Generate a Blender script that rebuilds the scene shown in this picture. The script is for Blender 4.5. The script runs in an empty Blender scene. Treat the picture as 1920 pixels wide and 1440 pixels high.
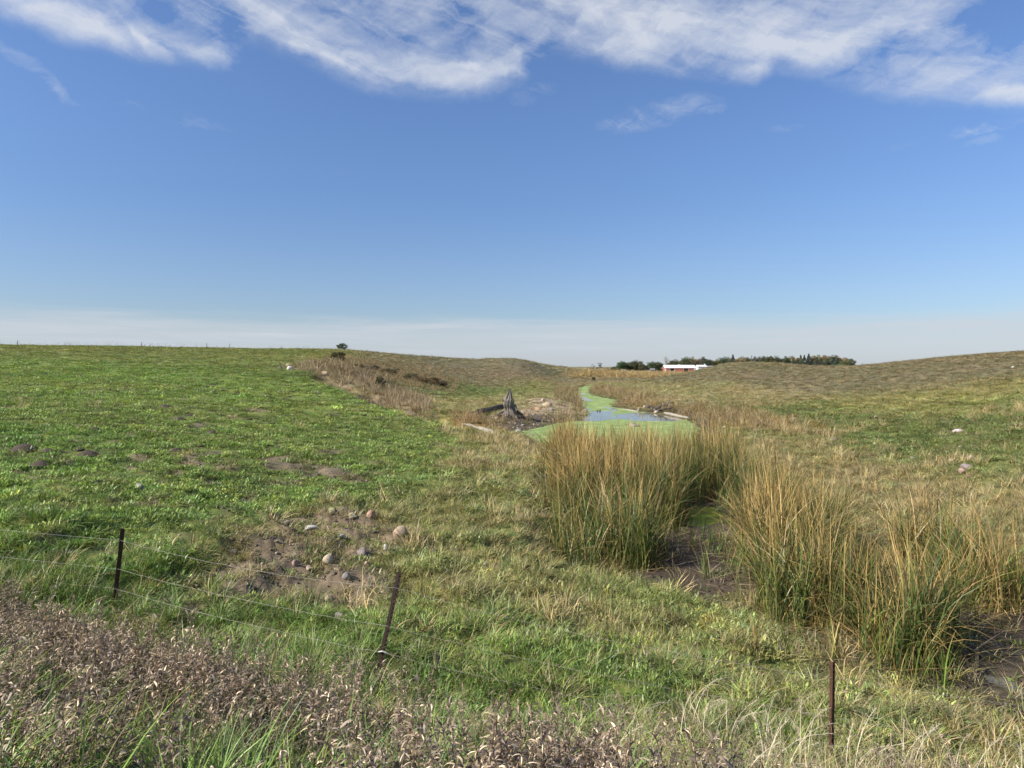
import bpy, bmesh, math, random
import numpy as np
from mathutils import Vector, Matrix, Euler
R = math.radians
random.seed(7)
rng = np.random.default_rng(11)
SC = bpy.context.scene
COL = SC.collection

# ------------------------------------------------------------------ camera
H = 5.0                       # eye height above the pond level
F = 1280.0                    # focal length in pixels of the 1920 px wide photograph
PITCH = math.atan(35.0 / F)   # looking slightly down
cam_d = bpy.data.cameras.new('camera')
cam_d.sensor_width = 36.0
cam_d.lens = 24.0
cam_d.clip_start = 0.05
cam_d.clip_end = 20000
cam = bpy.data.objects.new('camera', cam_d)
cam.location = (0, 0, H)
cam.rotation_euler = (math.pi / 2 - PITCH, 0, 0)
COL.objects.link(cam)
SC.camera = cam
SC.render.engine = 'CYCLES'
SC.cycles.max_bounces = 6
SC.cycles.diffuse_bounces = 3
SC.cycles.transmission_bounces = 3
SC.cycles.transparent_max_bounces = 6
SC.cycles.use_adaptive_sampling = True
SC.cycles.adaptive_threshold = 0.02

# ------------------------------------------------------------------ light
SUN_EL = R(36)
SUN_DIR = Vector((-0.93, -0.36, 0)).normalized()       # horizontal direction towards the sun
SUN_AZ = math.atan2(SUN_DIR.x, SUN_DIR.y)              # clockwise from +Y
to_sun = Vector((SUN_DIR.x * math.cos(SUN_EL), SUN_DIR.y * math.cos(SUN_EL), math.sin(SUN_EL)))
sun_d = bpy.data.lights.new('sun', 'SUN')
sun_d.energy = 5.0
sun_d.angle = R(0.53)
sun_d.color = (1.0, 0.93, 0.82)
sun = bpy.data.objects.new('sun', sun_d)
sun.rotation_euler = to_sun.to_track_quat('Z', 'Y').to_euler()
sun.location = (0, 0, 60)
COL.objects.link(sun)

SC.view_settings.view_transform = 'Standard'
SC.view_settings.look = 'None'
SC.view_settings.exposure = 0.7
SC.view_settings.gamma = 1.0
SC.view_settings.use_curve_mapping = False


class NT:
    """small helper to wire nodes"""
    def __init__(self, tree):
        self.t = tree
        self.n = tree.nodes
        self.l = tree.links

    def node(self, typ, **kw):
        nd = self.n.new(typ)
        for k, v in kw.items():
            setattr(nd, k, v)
        return nd

    def put(self, sock, v):
        if v is None:
            return
        if hasattr(v, 'is_output') or hasattr(v, 'links'):
            self.l.new(v, sock)
        else:
            if sock.type == 'RGBA' and len(v) == 3:
                v = (*v, 1)
            sock.default_value = v

    def math(self, op, a, b=None, c=None, clamp=False):
        nd = self.node('ShaderNodeMath', operation=op, use_clamp=clamp)
        for i, v in enumerate((a, b, c)):
            if v is not None:
                self.put(nd.inputs[i], v)
        return nd.outputs[0]

    def mix(self, f, a, b, blend='MIX'):
        nd = self.node('ShaderNodeMix', data_type='RGBA', blend_type=blend)
        nd.clamp_factor = True
        self.put(nd.inputs[0], f)
        self.put(nd.inputs[6], a)
        self.put(nd.inputs[7], b)
        return nd.outputs[2]

    def noise(self, vec, scale, detail=3, rough=0.5, dist=0.0):
        nd = self.node('ShaderNodeTexNoise')
        if vec is not None:
            self.put(nd.inputs['Vector'], vec)
        nd.inputs['Scale'].default_value = scale
        nd.inputs['Detail'].default_value = detail
        nd.inputs['Roughness'].default_value = rough
        nd.inputs['Distortion'].default_value = dist
        return nd.outputs[0]

    def ramp(self, v, lo, hi, a=0.0, b=1.0, smooth=True):
        nd = self.node('ShaderNodeMapRange')
        nd.interpolation_type = 'SMOOTHSTEP' if smooth else 'LINEAR'
        self.put(nd.inputs[0], v)
        nd.inputs[1].default_value = lo
        nd.inputs[2].default_value = hi
        nd.inputs[3].default_value = a
        nd.inputs[4].default_value = b
        return nd.outputs[0]

    def mapping(self, vec, scale=(1, 1, 1), rot=(0, 0, 0), loc=(0, 0, 0)):
        nd = self.node('ShaderNodeMapping')
        self.put(nd.inputs['Vector'], vec)
        nd.inputs['Scale'].default_value = scale
        nd.inputs['Rotation'].default_value = rot
        nd.inputs['Location'].default_value = loc
        return nd.outputs[0]

    def xyz(self, x, y, z=0.0):
        nd = self.node('ShaderNodeCombineXYZ')
        self.put(nd.inputs[0], x)
        self.put(nd.inputs[1], y)
        self.put(nd.inputs[2], z)
        return nd.outputs[0]


# ------------------------------------------------------------------ world: clear sky, cirrus bands, veil near the horizon
W = bpy.data.worlds.new('World')
SC.world = W
W.use_nodes = True
wt = NT(W.node_tree)
wt.n.clear()
SKY_STRENGTH = 0.064
sky = wt.node('ShaderNodeTexSky', sky_type='NISHITA')
sky.sun_disc = False
sky.sun_elevation = SUN_EL
sky.sun_rotation = SUN_AZ
sky.altitude = 300
sky.air_density = 1.0
sky.dust_density = 0.6
sky.ozone_density = 2.0
tc = wt.node('ShaderNodeTexCoord').outputs['Generated']
sep = wt.node('ShaderNodeSeparateXYZ')
wt.l.new(tc, sep.inputs[0])
sx, sy, sz = sep.outputs
az = wt.math('ARCTAN2', sx, sy)                      # 0 straight ahead, + to the right
el = wt.math('ARCSINE', wt.math('MINIMUM', wt.math('MAXIMUM', sz, -1.0), 1.0))
# high cloud sheet seen in perspective: coordinates on a level far overhead
zc = wt.math('MAXIMUM', sz, 0.02)
px_ = wt.math('DIVIDE', sx, zc)
py_ = wt.math('DIVIDE', sy, zc)
plane = wt.xyz(px_, py_, 0.0)


def sky_dir(px, py):
    """azimuth and elevation seen at a photograph pixel"""
    cx, cy = (px - 960) / F, (720 - py) / F
    dx, dy, dz = cx, math.cos(PITCH) + cy * math.sin(PITCH), -math.sin(PITCH) + cy * math.cos(PITCH)
    return math.atan2(dx, dy), math.atan2(dz, math.hypot(dx, dy))


def warp(scale, detail, rough, amp_a, amp_e, seed):
    nd = wt.node('ShaderNodeTexNoise')
    nd.inputs['Scale'].default_value = scale
    nd.inputs['Detail'].default_value = detail
    nd.inputs['Roughness'].default_value = rough
    wt.l.new(wt.mapping(tc, (1, 1, 1), (0, 0, 0), (seed, 0, 0)), nd.inputs['Vector'])
    sp = wt.node('ShaderNodeSeparateColor')
    wt.l.new(nd.outputs['Color'], sp.inputs[0])
    return (wt.math('MULTIPLY', wt.math('SUBTRACT', sp.outputs[0], 0.5), amp_a),
            wt.math('MULTIPLY', wt.math('SUBTRACT', sp.outputs[1], 0.5), amp_e))


wa, we = warp(12.0, 10, 0.66, 0.075, 0.034, 0.0)
az_w = wt.math('ADD', az, wa)
el_w = wt.math('ADD', el, we)


def cloud_patch(px, py, rx, ry, ang, amp):
    """soft elliptic patch around a direction; radii in photograph pixels"""
    a0, e0 = sky_dir(px, py)
    dx = wt.math('SUBTRACT', az_w, a0)
    dy = wt.math('SUBTRACT', el_w, e0)
    c, s_ = math.cos(R(ang)), math.sin(R(ang))
    ra, re = rx / F, ry / F
    u = wt.math('ADD', wt.math('MULTIPLY', dx, c / ra), wt.math('MULTIPLY', dy, s_ / ra))
    v = wt.math('ADD', wt.math('MULTIPLY', dx, -s_ / re), wt.math('MULTIPLY', dy, c / re))
    q = wt.math('ADD', wt.math('MULTIPLY', u, u), wt.math('MULTIPLY', v, v))
    return wt.math('MULTIPLY', wt.ramp(q, 1.0, 0.0), amp)


def summed(lst):
    acc = None
    for b_ in lst:
        m_ = cloud_patch(*b_)
        acc = m_ if acc is None else wt.math('ADD', acc, m_)
    return acc


# lower edge of the cirrus sheet as a function of azimuth
EDGE = [(-700, -90), (-300, -40), (-60, 8), (20, 42), (110, 78), (210, 100), (330, 118), (430, 132), (455, 90), (500, 88), (570, 124), (650, 158), (730, 178), (830, 184), (930, 174), (1000, 150),
        (1018, 105), (1060, 96), (1120, 118), (1220, 136), (1320, 142), (1435, 156), (1462, 132), (1530, 148), (1640, 182), (1750, 194), (1840, 200), (1920, 214), (2100, 225), (2500, 200)]
A0, A1 = sky_dir(-700, 0)[0], sky_dir(2500, 0)[0]
E0, E1 = R(14), R(36)
rampn = wt.node('ShaderNodeValToRGB')
cr = rampn.color_ramp
cr.interpolation = 'LINEAR'
EDGE = [e for e in EDGE]
for i, (ex, ey) in enumerate(EDGE):
    aa, ee = sky_dir(ex, ey)
    posn = (aa - A0) / (A1 - A0)
    val = (ee - E0) / (E1 - E0)
    el_ = cr.elements[i] if i < 2 else cr.elements.new(posn)
    el_.position = posn
    el_.color = (val, val, val, 1)
wt.l.new(wt.ramp(az_w, A0, A1, 0, 1, False), rampn.inputs[0])
edge_el = wt.ramp(rampn.outputs[0], 0, 1, E0, E1, False)
v_in = wt.math('SUBTRACT', el_w, edge_el)
sheet_m = wt.ramp(v_in, R(-0.5), R(1.5))
# beyond the picture, to the sides and behind, the sheet breaks up into the same sort of streaks
patchy = wt.noise(wt.mapping(plane, (0.5, 0.9, 1), (0, 0, 0.3)), 1.0, 4, 0.55)
away = wt.ramp(wt.math('ABSOLUTE', az), R(48), R(75))
over = wt.math('MULTIPLY', wt.ramp(patchy, 0.42, 0.66), wt.ramp(el, R(20), R(30)))
up = wt.ramp(el, R(30), R(37))
blend = wt.math('MAXIMUM', away, up)
sheet_m = wt.math('ADD', wt.math('MULTIPLY', sheet_m, wt.math('SUBTRACT', 1.0, blend)), wt.math('MULTIPLY', over, blend))
HOLES = [(330, 22, 120, 40, -12, .26), (440, 70, 40, 40, -40, .30), (862, 50, 70, 50, -40, .26), (1020, 120, 45, 60, -30, .4), (1880, 30, 90, 60, -10, .35), (1640, 90, 140, 40, 20, .18), (420, 90, 50, 20, -20, .12),
         (700, 60, 150, 40, -15, .12)]
BRIGHT = [(110, 50, 120, 36, -16, .50), (190, 60, 60, 30, -35, .12), (295, 95, 50, 18, -35, .45), (395, 112, 70, 18, -10, .42), (250, 80, 90, 26, -20, .22), (540, 70, 110, 34, -20, .22), (760, 130, 120, 36, -6, .10), (470, 10, 90, 22, -12, .3), (640, 90, 150, 45, -14, .18), (870, 140, 80, 30, 3, .26), (950, 112, 45, 20, 30, .22),
          (1170, 30, 180, 34, -16, .4), (1190, 95, 90, 32, 0, .42), (1400, 60, 200, 40, -14, .38), (1425, 138, 60, 20, -12, .45), (1560, 110, 120, 30, 18, .2), (1700, 40, 160, 24, 6, .22), (1885, 185, 70, 22, 4, .45), (1500, 95, 120, 30, -4, .2)]
STRAYS = [(1240, 215, 130, 26, 8, .62), (1145, 232, 50, 11, 8, .38), (1340, 207, 36, 12, 10, .4), (70, 140, 75, 13, -38, .55), (240, 207, 36, 12, 4, .32), (370, 226, 60, 12, -6, .3), (1805, 250, 32, 8, -8, .55), (1880, 236, 80, 9, 5, .5), (1850, 264, 34, 8, 4, .4),
          (1470, 243, 40, 8, 2, .35), (1690, 275, 44, 9, 10, .28), (1000, 175, 60, 22, 10, .3)]
# fibres combed by the wind
ca_, sa_ = math.cos(R(-15)), math.sin(R(-15))
u1 = wt.math('ADD', wt.math('MULTIPLY', az_w, ca_), wt.math('MULTIPLY', el_w, sa_))
v1 = wt.math('SUBTRACT', wt.math('MULTIPLY', el_w, ca_), wt.math('MULTIPLY', az_w, sa_))
ca2, sa2 = math.cos(R(24)), math.sin(R(24))
u2 = wt.math('ADD', wt.math('MULTIPLY', az_w, ca2), wt.math('MULTIPLY', el_w, sa2))
v2 = wt.math('SUBTRACT', wt.math('MULTIPLY', el_w, ca2), wt.math('MULTIPLY', az_w, sa2))
fib = wt.noise(wt.xyz(wt.math('MULTIPLY', u1, 6.5), wt.math('MULTIPLY', v1, 27.0), 0.0), 1.0, 10, 0.66, 0.7)
fib2 = wt.noise(wt.xyz(wt.math('MULTIPLY', u2, 14.0), wt.math('MULTIPLY', v2, 52.0), 3.0), 1.0, 7, 0.6, 0.3)
fine = wt.math('ADD', wt.math('MULTIPLY', fib, 0.68), wt.math('MULTIPLY', fib2, 0.32))
body = wt.math('SUBTRACT', wt.math('ADD', 0.40, summed(BRIGHT)), summed(HOLES))
body = wt.math('ADD', body, wt.math('MULTIPLY', wt.math('SUBTRACT', fine, 0.5), 2.5))
cm = wt.math('MULTIPLY', wt.math('MAXIMUM', body, 0.0), sheet_m)
stray = wt.math('MULTIPLY', wt.math('MULTIPLY', summed(STRAYS), 0.8), wt.ramp(fine, 0.42, 0.68))
cm = wt.math('MINIMUM', wt.math('ADD', cm, stray), 0.95)
# thin veil low over the horizon
veil_edge = wt.noise(wt.xyz(wt.math('MULTIPLY', az, 2.2), wt.math('MULTIPLY', el, 26.0), 0.0), 1.6, 6, 0.6, 0.4)
el_v = wt.math('ADD', el, wt.math('MULTIPLY', wt.math('SUBTRACT', veil_edge, 0.5), R(2.6)))
veil = wt.math('MULTIPLY', wt.ramp(el_v, R(4.5), R(2.4)), 0.52)
streak = wt.noise(wt.xyz(wt.math('MULTIPLY', az, 5.0), wt.math('MULTIPLY', el, 75.0), 4.0), 1.0, 7, 0.6, 0.5)
band = wt.math('MULTIPLY', wt.ramp(el_v, R(4.6), R(3.4)), wt.ramp(el, R(0.2), R(2.0)))
veil = wt.math('ADD', veil, wt.math('MULTIPLY', wt.math('MULTIPLY', wt.ramp(streak, 0.40, 0.70), band), 0.30))
veil2 = wt.math('MULTIPLY', wt.ramp(el, R(14), R(0)), 0.16)
veil = wt.math('ADD', veil, veil2)
CLOUD = (7.4, 7.7, 8.2)
VEIL = (5.85, 6.3, 6.95)
deep = wt.ramp(el, R(-1), R(24), 0.76, 1.03)                                   # dry air: little brightening low down
blue = wt.mix(1.0, wt.mix(1.0, sky.outputs[0], (1.00, 1.165, 1.46), 'MULTIPLY'), wt.xyz(deep, deep, deep), 'MULTIPLY')
c1 = wt.mix(veil, blue, VEIL)
c2 = wt.mix(wt.math('MULTIPLY', cm, 0.80), c1, CLOUD)
bg = wt.node('ShaderNodeBackground')
wt.l.new(c2, bg.inputs[0])
bg.inputs[1].default_value = SKY_STRENGTH
wo = wt.node('ShaderNodeOutputWorld')
wt.l.new(bg.outputs[0], wo.inputs[0])

# ------------------------------------------------------------------ numpy noise
def _hash(ix, iy, seed):
    h = (ix.astype(np.int64) * 374761393 + iy.astype(np.int64) * 668265263 + seed * 974711) & 0xFFFFFFFF
    h = ((h ^ (h >> 13)) * 1274126177) & 0xFFFFFFFF
    h = (h ^ (h >> 16)) & 0xFFFFFFFF
    return h / 4294967295.0


def vnoise(x, y, seed=0):
    ix, iy = np.floor(x), np.floor(y)
    fx, fy = x - ix, y - iy
    fx = fx * fx * (3 - 2 * fx)
    fy = fy * fy * (3 - 2 * fy)
    a, b = _hash(ix, iy, seed), _hash(ix + 1, iy, seed)
    c, d = _hash(ix, iy + 1, seed), _hash(ix + 1, iy + 1, seed)
    return (a + (b - a) * fx) * (1 - fy) + (c + (d - c) * fx) * fy


def fbm(x, y, seed=0, octv=4):
    s, amp, tot = 0, 1.0, 0
    for k in range(octv):
        s = s + amp * vnoise(x * 2 ** k, y * 2 ** k, seed + 17 * k)
        tot += amp
        amp *= 0.5
    return s / tot


def sstep(x, a, b):
    t = np.clip((x - a) / (b - a), 0, 1)
    return t * t * (3 - 2 * t)


# ------------------------------------------------------------------ terrain
CP, SP = math.cos(PITCH), math.sin(PITCH)


def ray(px, py):
    """direction of a photograph pixel, scaled so that y = 1"""
    cx, cy = (px - 960) / F, (720 - py) / F
    d = np.array([cx, CP + cy * SP, -SP + cy * CP])
    return d / d[1]


CTRL = []          # (x, y, z) surveyed points


def cpt(px, py, d):
    r = ray(px, py)
    CTRL.append((r[0] * d, d, H + r[2] * d))


for px, lst in {
    -350: ((1090, 9.5), (1000, 12), (900, 16.5), (840, 21.5), (800, 26), (740, 40), (700, 64), (670, 98), (648, 140)),
    100: ((1130, 10.6), (1000, 13), (900, 18), (840, 23.5), (800, 29), (740, 45), (700, 75), (670, 110), (648.5, 150)),
    320: ((1140, 10.9), (1000, 14.3), (900, 19.8), (840, 26), (800, 32), (740, 49), (700, 74), (672, 108), (651, 150)),
    500: ((1130, 11.4), (1050, 13.5), (960, 17.5), (900, 22), (840, 29), (780, 42), (730, 60), (690, 82), (667, 115), (654, 155)),
    650: ((1150, 11.2), (1000, 16.0), (900, 23), (830, 33), (780, 45), (745, 56), (690, 92), (672, 120), (656, 160)),
    740: ((1000, 16.6), (900, 24), (840, 33), (790, 45), (735, 84), (705, 115), (685, 140), (664, 185)),
    850: ((1130, 11.8), (1000, 17), (900, 25), (830, 38), (800, 48), (770, 65), (745, 90), (720, 118), (700, 145), (672.5, 205)),
    975: ((1180, 10.8), (1000, 17.3), (900, 25.5), (850, 36), (800, 53), (760, 80), (735, 116), (705, 180), (674, 240)),
    1045: ((715, 190), (702, 235), (687.5, 320)),
    1110: ((1250, 9.8), (1150, 12.5), (1080, 15.8), (950, 23.5), (712, 235), (700, 400), (693, 760)),
    1200: ((708, 270), (699, 450), (692, 900)),
    1250: ((1300, 9.0), (1180, 12.2), (1130, 14.0), (765, 75), (750, 86), (730, 116), (715, 150), (703, 190)),
    1330: ((790, 55.5), (770, 66), (745, 84), (720, 108), (700, 140), (687, 180)),
    1420: ((1330, 8.6), (1200, 11.8), (850, 36), (800, 48.5), (760, 68), (720, 100), (700, 128), (680, 178)),
    1520: ((870, 33.2), (820, 42.5), (780, 55), (740, 78), (705, 120), (682, 168)),
    1600: ((1420, 7.5), (1290, 10.5), (950, 24), (870, 33), (820, 42), (770, 58), (730, 82), (700, 115), (685, 150)),
    1750: ((1380, 8.6), (1290, 10.5), (1000, 20), (900, 27), (850, 34), (800, 44), (750, 61), (710, 92), (672.5, 148)),
    1900: ((1400, 8.6), (1270, 11), (1150, 13.6), (1060, 15.5), (1000, 17.3), (900, 22.5), (850, 28), (800, 37), (750, 52), (700, 85), (660.5, 142)),
    2300: ((1300, 9.8), (1000, 15.5), (900, 20.5), (800, 33), (700, 78), (645, 138)),
}.items():
    for py, d in lst:
        cpt(px, py, d)
for a in (-0.95, -0.6, -0.3, 0, 0.3, 0.6, 0.95):                   # below the bank, and the plain far out
    CTRL.append((a * 5.0, 5.0, 0.9 - 0.3 * a))
    CTRL.append((a * 2.0, 2.0, 1.1 - 0.3 * a))
for a, z1, z2 in ((-0.95, 6, 4), (-0.6, 7, 4), (-0.3, 6, 2), (-0.12, 3, 0), (0.1, 0.3, -1.5), (0.3, 2.0, 0), (0.55, 4.0, 2.5), (0.95, 7, 4)):
    CTRL.append((a * 420, 420, z1))
    CTRL.append((a * 1200, 1200, z2))
    CTRL.append((a * 4200, 4200, min(z2, 0.0) - 3))
for px_c in (1140, 1180, 1220, 1260, 1300):
    for d_c, z_c in ((430, 0.1), (530, -0.05), (700, -0.1)):
        CTRL.append(((px_c - 960) / F * d_c, d_c, z_c))
CTRL = np.array(CTRL)


def ab(x, y):
    """azimuth-like and log-distance coordinates (nearly conformal), clamped to the valley's sides"""
    r = np.hypot(x, y) + 1e-6
    th = np.clip(np.arctan2(x, y), R(-47), R(47))
    return np.tan(th), np.log(np.maximum(r * np.cos(th), 0.6))


ca, cb = ab(CTRL[:, 0], CTRL[:, 1])
SA = 1.9           # azimuth counts a little more than distance


def _phi(r2):
    return 0.5 * r2 * np.log(r2 + 1e-12)


def _tps_fit():
    n = len(ca)
    A = np.zeros((n + 3, n + 3))
    r2 = (SA * (ca[:, None] - ca[None])) ** 2 + (cb[:, None] - cb[None]) ** 2
    # tolerance grows with distance: heights there are in larger units
    A[:n, :n] = _phi(r2) + np.diag(np.full(n, 2e-4))
    P = np.stack([np.ones(n), ca * SA, cb], 1)
    A[:n, n:] = P
    A[n:, :n] = P.T
    slope = (CTRL[:, 2] - H) / CTRL[:, 1]                  # fit the line-of-sight slope: even error in the picture
    return np.linalg.solve(A, np.concatenate([slope, np.zeros(3)]))


TPS = _tps_fit()


SKYLINE = [(-700, 642), (0, 648), (100, 649), (320, 652), (500, 655), (600, 655.5), (650, 657), (740, 664.5), (800, 669), (850, 673), (900, 674.5), (975, 674.5), (1000, 680), (1045, 688), (1080, 694), (1250, 705), (1280, 701), (1300, 697), (1315, 693), (1330, 690),
           (1363, 682), (1413, 680), (1480, 684), (1530, 687.5), (1597, 687.5), (1640, 684), (1680, 680), (1747, 673), (1840, 665), (1913, 660), (2600, 640)]
SK_A = np.array([(p - 960) / F for p, _ in SKYLINE])
SK_FIX = np.zeros(len(SKYLINE))


def skyline_fix(a):
    return np.interp(a, SK_A, SK_FIX)


def base_z(x, y):
    x, y = np.atleast_1d(np.asarray(x, float)), np.atleast_1d(np.asarray(y, float))
    out = np.empty(x.shape)
    a, b = ab(x, y)
    n = len(ca)
    for i in range(0, len(x), 40000):
        aa, bb = a[i:i + 40000], b[i:i + 40000]
        r2 = (SA * (aa[:, None] - ca[None])) ** 2 + (bb[:, None] - cb[None]) ** 2
        s = _phi(r2) @ TPS[:n] + TPS[n] + TPS[n + 1] * aa * SA + TPS[n + 2] * bb
        s = s + skyline_fix(aa) * sstep(bb, math.log(55), math.log(140)) * sstep(bb, math.log(900), math.log(430))
        s = s + (-0.0021 - s) * sstep(bb, math.log(1100), math.log(3200))
        out[i:i + 40000] = H + s * np.exp(bb)
    return out


_dk = np.exp(np.linspace(math.log(40), math.log(320), 160))
for _it in range(3):        # lower or raise the hills until their crests stand where they were surveyed
    for _i, (_p, _y) in enumerate(SKYLINE):
        _sl = ((base_z(SK_A[_i] * _dk, _dk) - H) / _dk).max()
        if not 1060 < _p < 1240:
            SK_FIX[_i] += (685.5 - _y) / F - _sl

FN = np.array([0.299, 0.954])       # across the road bank, towards the field


def bank_s(x, y):
    return x * FN[0] + y * FN[1]


def smax(a, b, k):
    h = np.clip(0.5 + 0.5 * (a - b) / k, 0, 1)
    return b + (a - b) * h + k * h * (1 - h)


def smooth_z(x, y):
    z = base_z(x, y)
    s = bank_s(x, y)
    z = np.where(s < 14, np.minimum(z, 4.0), z)
    bank = 3.42 - 0.37 * np.maximum(s - 1.1, 0) - 0.02 * np.maximum(s - 1.1, 0) ** 1.5
    bank = np.maximum(bank, -3)
    return np.where(s < 16, smax(z, bank, 0.25), z)


_marchd = np.exp(np.linspace(math.log(2.5), math.log(2500), 900))


def hit(px, py, fn=None):
    """where a photograph pixel meets the ground"""
    r = ray(px, py)
    x, y = r[0] * _marchd, _marchd
    z = (fn or smooth_z)(x, y)
    below = np.nonzero(z > H + r[2] * _marchd)[0]
    if len(below) == 0:
        d = 2500.0
    else:
        i = max(below[0], 1)
        f0 = H + r[2] * _marchd[i - 1] - z[i - 1]
        f1 = H + r[2] * _marchd[i] - z[i]
        d = _marchd[i - 1] + (_marchd[i] - _marchd[i - 1]) * f0 / (f0 - f1 + 1e-9)
    return r[0] * d, d


def hit_flat(px, py, z=0.0):
    r = ray(px, py)
    d = (z - H) / r[2] if r[2] < -1e-4 else 2500
    return r[0] * d, d


def poly(pts, flat=None):
    w = [hit(*p) if flat is None else hit_flat(*p, flat) for p in pts]
    w = np.array(w)
    return np.stack(ab(w[:, 0], w[:, 1]), 1)


def sdist(x, y, P):
    """signed distance to a polygon in metres, + inside"""
    a, b = ab(x, y)
    dmin = np.full(a.shape, 1e9)
    ins = np.zeros(a.shape, bool)
    n = len(P)
    for i in range(n):
        p, q = P[i], P[(i + 1) % n]
        ex, ey = q - p
        t = np.clip(((a - p[0]) * ex + (b - p[1]) * ey) / (ex * ex + ey * ey + 1e-12), 0, 1)
        dmin = np.minimum(dmin, np.hypot(a - p[0] - t * ex, b - p[1] - t * ey))
        c = ((p[1] > b) != (q[1] > b)) & (a < (q[0] - p[0]) * (b - p[1]) / (q[1] - p[1] + 1e-12) + p[0])
        ins ^= c
    return np.where(ins, dmin, -dmin) * np.exp(b)


def line_dist(x, y, L):
    a, b = ab(x, y)
    dmin = np.full(a.shape, 1e9)
    for p, q in zip(L[:-1], L[1:]):
        ex, ey = q - p
        t = np.clip(((a - p[0]) * ex + (b - p[1]) * ey) / (ex * ex + ey * ey + 1e-12), 0, 1)
        dmin = np.minimum(dmin, np.hypot(a - p[0] - t * ex, b - p[1] - t * ey))
    return dmin * np.exp(b)


POND = poly([(962, 812), (1000, 803), (1050, 792), (1085, 786), (1098, 776), (1092, 768), (1088, 752), (1081, 736), (1084, 727), (1100, 723), (1118, 722),
             (1108, 731), (1106, 738), (1128, 744), (1158, 750), (1160, 756), (1150, 762), (1190, 770), (1232, 776), (1290, 785), (1316, 806),
             (1300, 850), (1180, 872), (1060, 858), (1020, 836), (985, 822)], 0.0)
POOL = poly([(1270, 962), (1300, 945), (1345, 950), (1372, 972), (1330, 988), (1285, 990)], 0.0)
PUDDLE = poly([(1838, 1262), (1880, 1268), (1935, 1292), (2010, 1330), (2040, 1350), (1990, 1345), (1900, 1300), (1850, 1280)], 0.0)
MUD = [poly([(1190, 1085), (1215, 1030), (1262, 985), (1300, 938), (1360, 945), (1400, 985), (1400, 1120), (1330, 1132), (1250, 1108)], 0.0),
       poly([(1700, 1085), (1800, 1120), (1900, 1125), (2050, 1150), (2300, 1300), (2250, 1400), (1990, 1390), (1850, 1345), (1740, 1290), (1690, 1260), (1650, 1230)], 0.0)]
SHORE = poly([(925, 795), (985, 822), (1000, 840), (1050, 870), (1060, 930), (1330, 930), (1350, 850), (1345, 808), (1300, 778), (1232, 768)], 0.0)
CATTAIL = [poly([(1035, 1035), (1072, 1076), (1195, 1066), (1235, 1012), (1272, 958), (1300, 940), (1345, 944), (1392, 965), (1392, 1120), (1440, 1160),
                 (1530, 1215), (1650, 1268), (1722, 1262), (1730, 1215), (1650, 1150), (1590, 1090), (1490, 992), (1410, 922), (1350, 884), (1310, 872), (1180, 864), (1060, 864), (1035, 885), (1030, 940)], 0.03),
           poly([(1725, 1075), (1780, 1110), (1845, 1150), (1872, 1140), (1850, 1090), (1795, 1048), (1735, 1040)], 0.05)]
GRAVEL = poly([(985, 748), (1030, 745), (1075, 757), (1096, 772), (1082, 786), (1030, 792), (975, 803), (935, 800), (920, 785), (955, 768)])
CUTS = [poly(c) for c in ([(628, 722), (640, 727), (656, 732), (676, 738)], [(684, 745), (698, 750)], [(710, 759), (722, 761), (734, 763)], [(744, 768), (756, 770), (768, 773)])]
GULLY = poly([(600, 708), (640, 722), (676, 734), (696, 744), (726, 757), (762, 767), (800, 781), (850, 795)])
DIRT = poly([(365, 1075), (410, 1030), (480, 995), (560, 968), (640, 962), (720, 980), (745, 1012), (715, 1065), (740, 1120), (725, 1158), (640, 1160), (520, 1150), (420, 1142), (340, 1110)])
PASTURE = poly([(-900, 640), (560, 652), (600, 690), (640, 724), (700, 746), (765, 770), (850, 800), (885, 835), (850, 870), (790, 905), (735, 950), (690, 955), (600, 960),
                (480, 1000), (380, 1060), (400, 1110), (330, 1128), (-900, 1085)])
PASTOP = poly([(-900, 640), (200, 640), (560, 650), (660, 690), (610, 706), (520, 704), (400, 690), (100, 674), (-900, 668)])
ROUGH = poly([(740, 960), (860, 880), (900, 835), (860, 798), (960, 812), (1050, 870), (1040, 1060), (1200, 1110), (1350, 1140), (1560, 1260), (1450, 1300), (1200, 1200), (960, 1150), (740, 1160)])
STRAW = poly([(880, 745), (960, 735), (1060, 735), (1090, 720), (1160, 716), (1300, 722), (1500, 740), (1440, 765), (1300, 752), (1250, 770), (1160, 752), (1080, 745), (960, 752), (870, 775), (790, 765)])
BROWNB = poly([(1130, 725), (1180, 735), (1240, 760), (1330, 765), (1480, 785), (1560, 812), (1500, 815), (1350, 806), (1290, 780), (1190, 768), (1130, 742)])
RGREEN = poly([(1340, 762), (1500, 762), (1700, 775), (2200, 790), (2200, 905), (1920, 905), (1750, 880), (1560, 840), (1400, 800)])
RTUFT = poly([(1340, 806), (1560, 850), (1750, 885), (1950, 910), (2300, 930), (2300, 1080), (1900, 1075), (1730, 1060), (1600, 1000), (1480, 940), (1340, 870)])
HILL2 = poly([(640, 640), (980, 660), (1090, 690), (1060, 712), (960, 725), (880, 735), (790, 745), (700, 715), (650, 680)])
HILL2G = poly([(700, 712), (780, 735), (870, 748), (960, 742), (1000, 735), (940, 726), (860, 716), (760, 700)])
BRUSH = poly([(545, 690), (600, 683), (660, 690), (700, 705), (745, 735), (790, 752), (800, 778), (760, 766), (700, 744), (650, 722), (600, 706)])
BROWN2 = poly([(640, 672), (800, 690), (850, 712), (820, 732), (740, 722), (680, 700)])
MARSH = poly([(1060, 706), (1100, 697), (1250, 697), (1290, 700), (1240, 707), (1150, 709)])
RUST = poly([(870, 775), (930, 790), (960, 806), (925, 812), (870, 800), (845, 785)])

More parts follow.
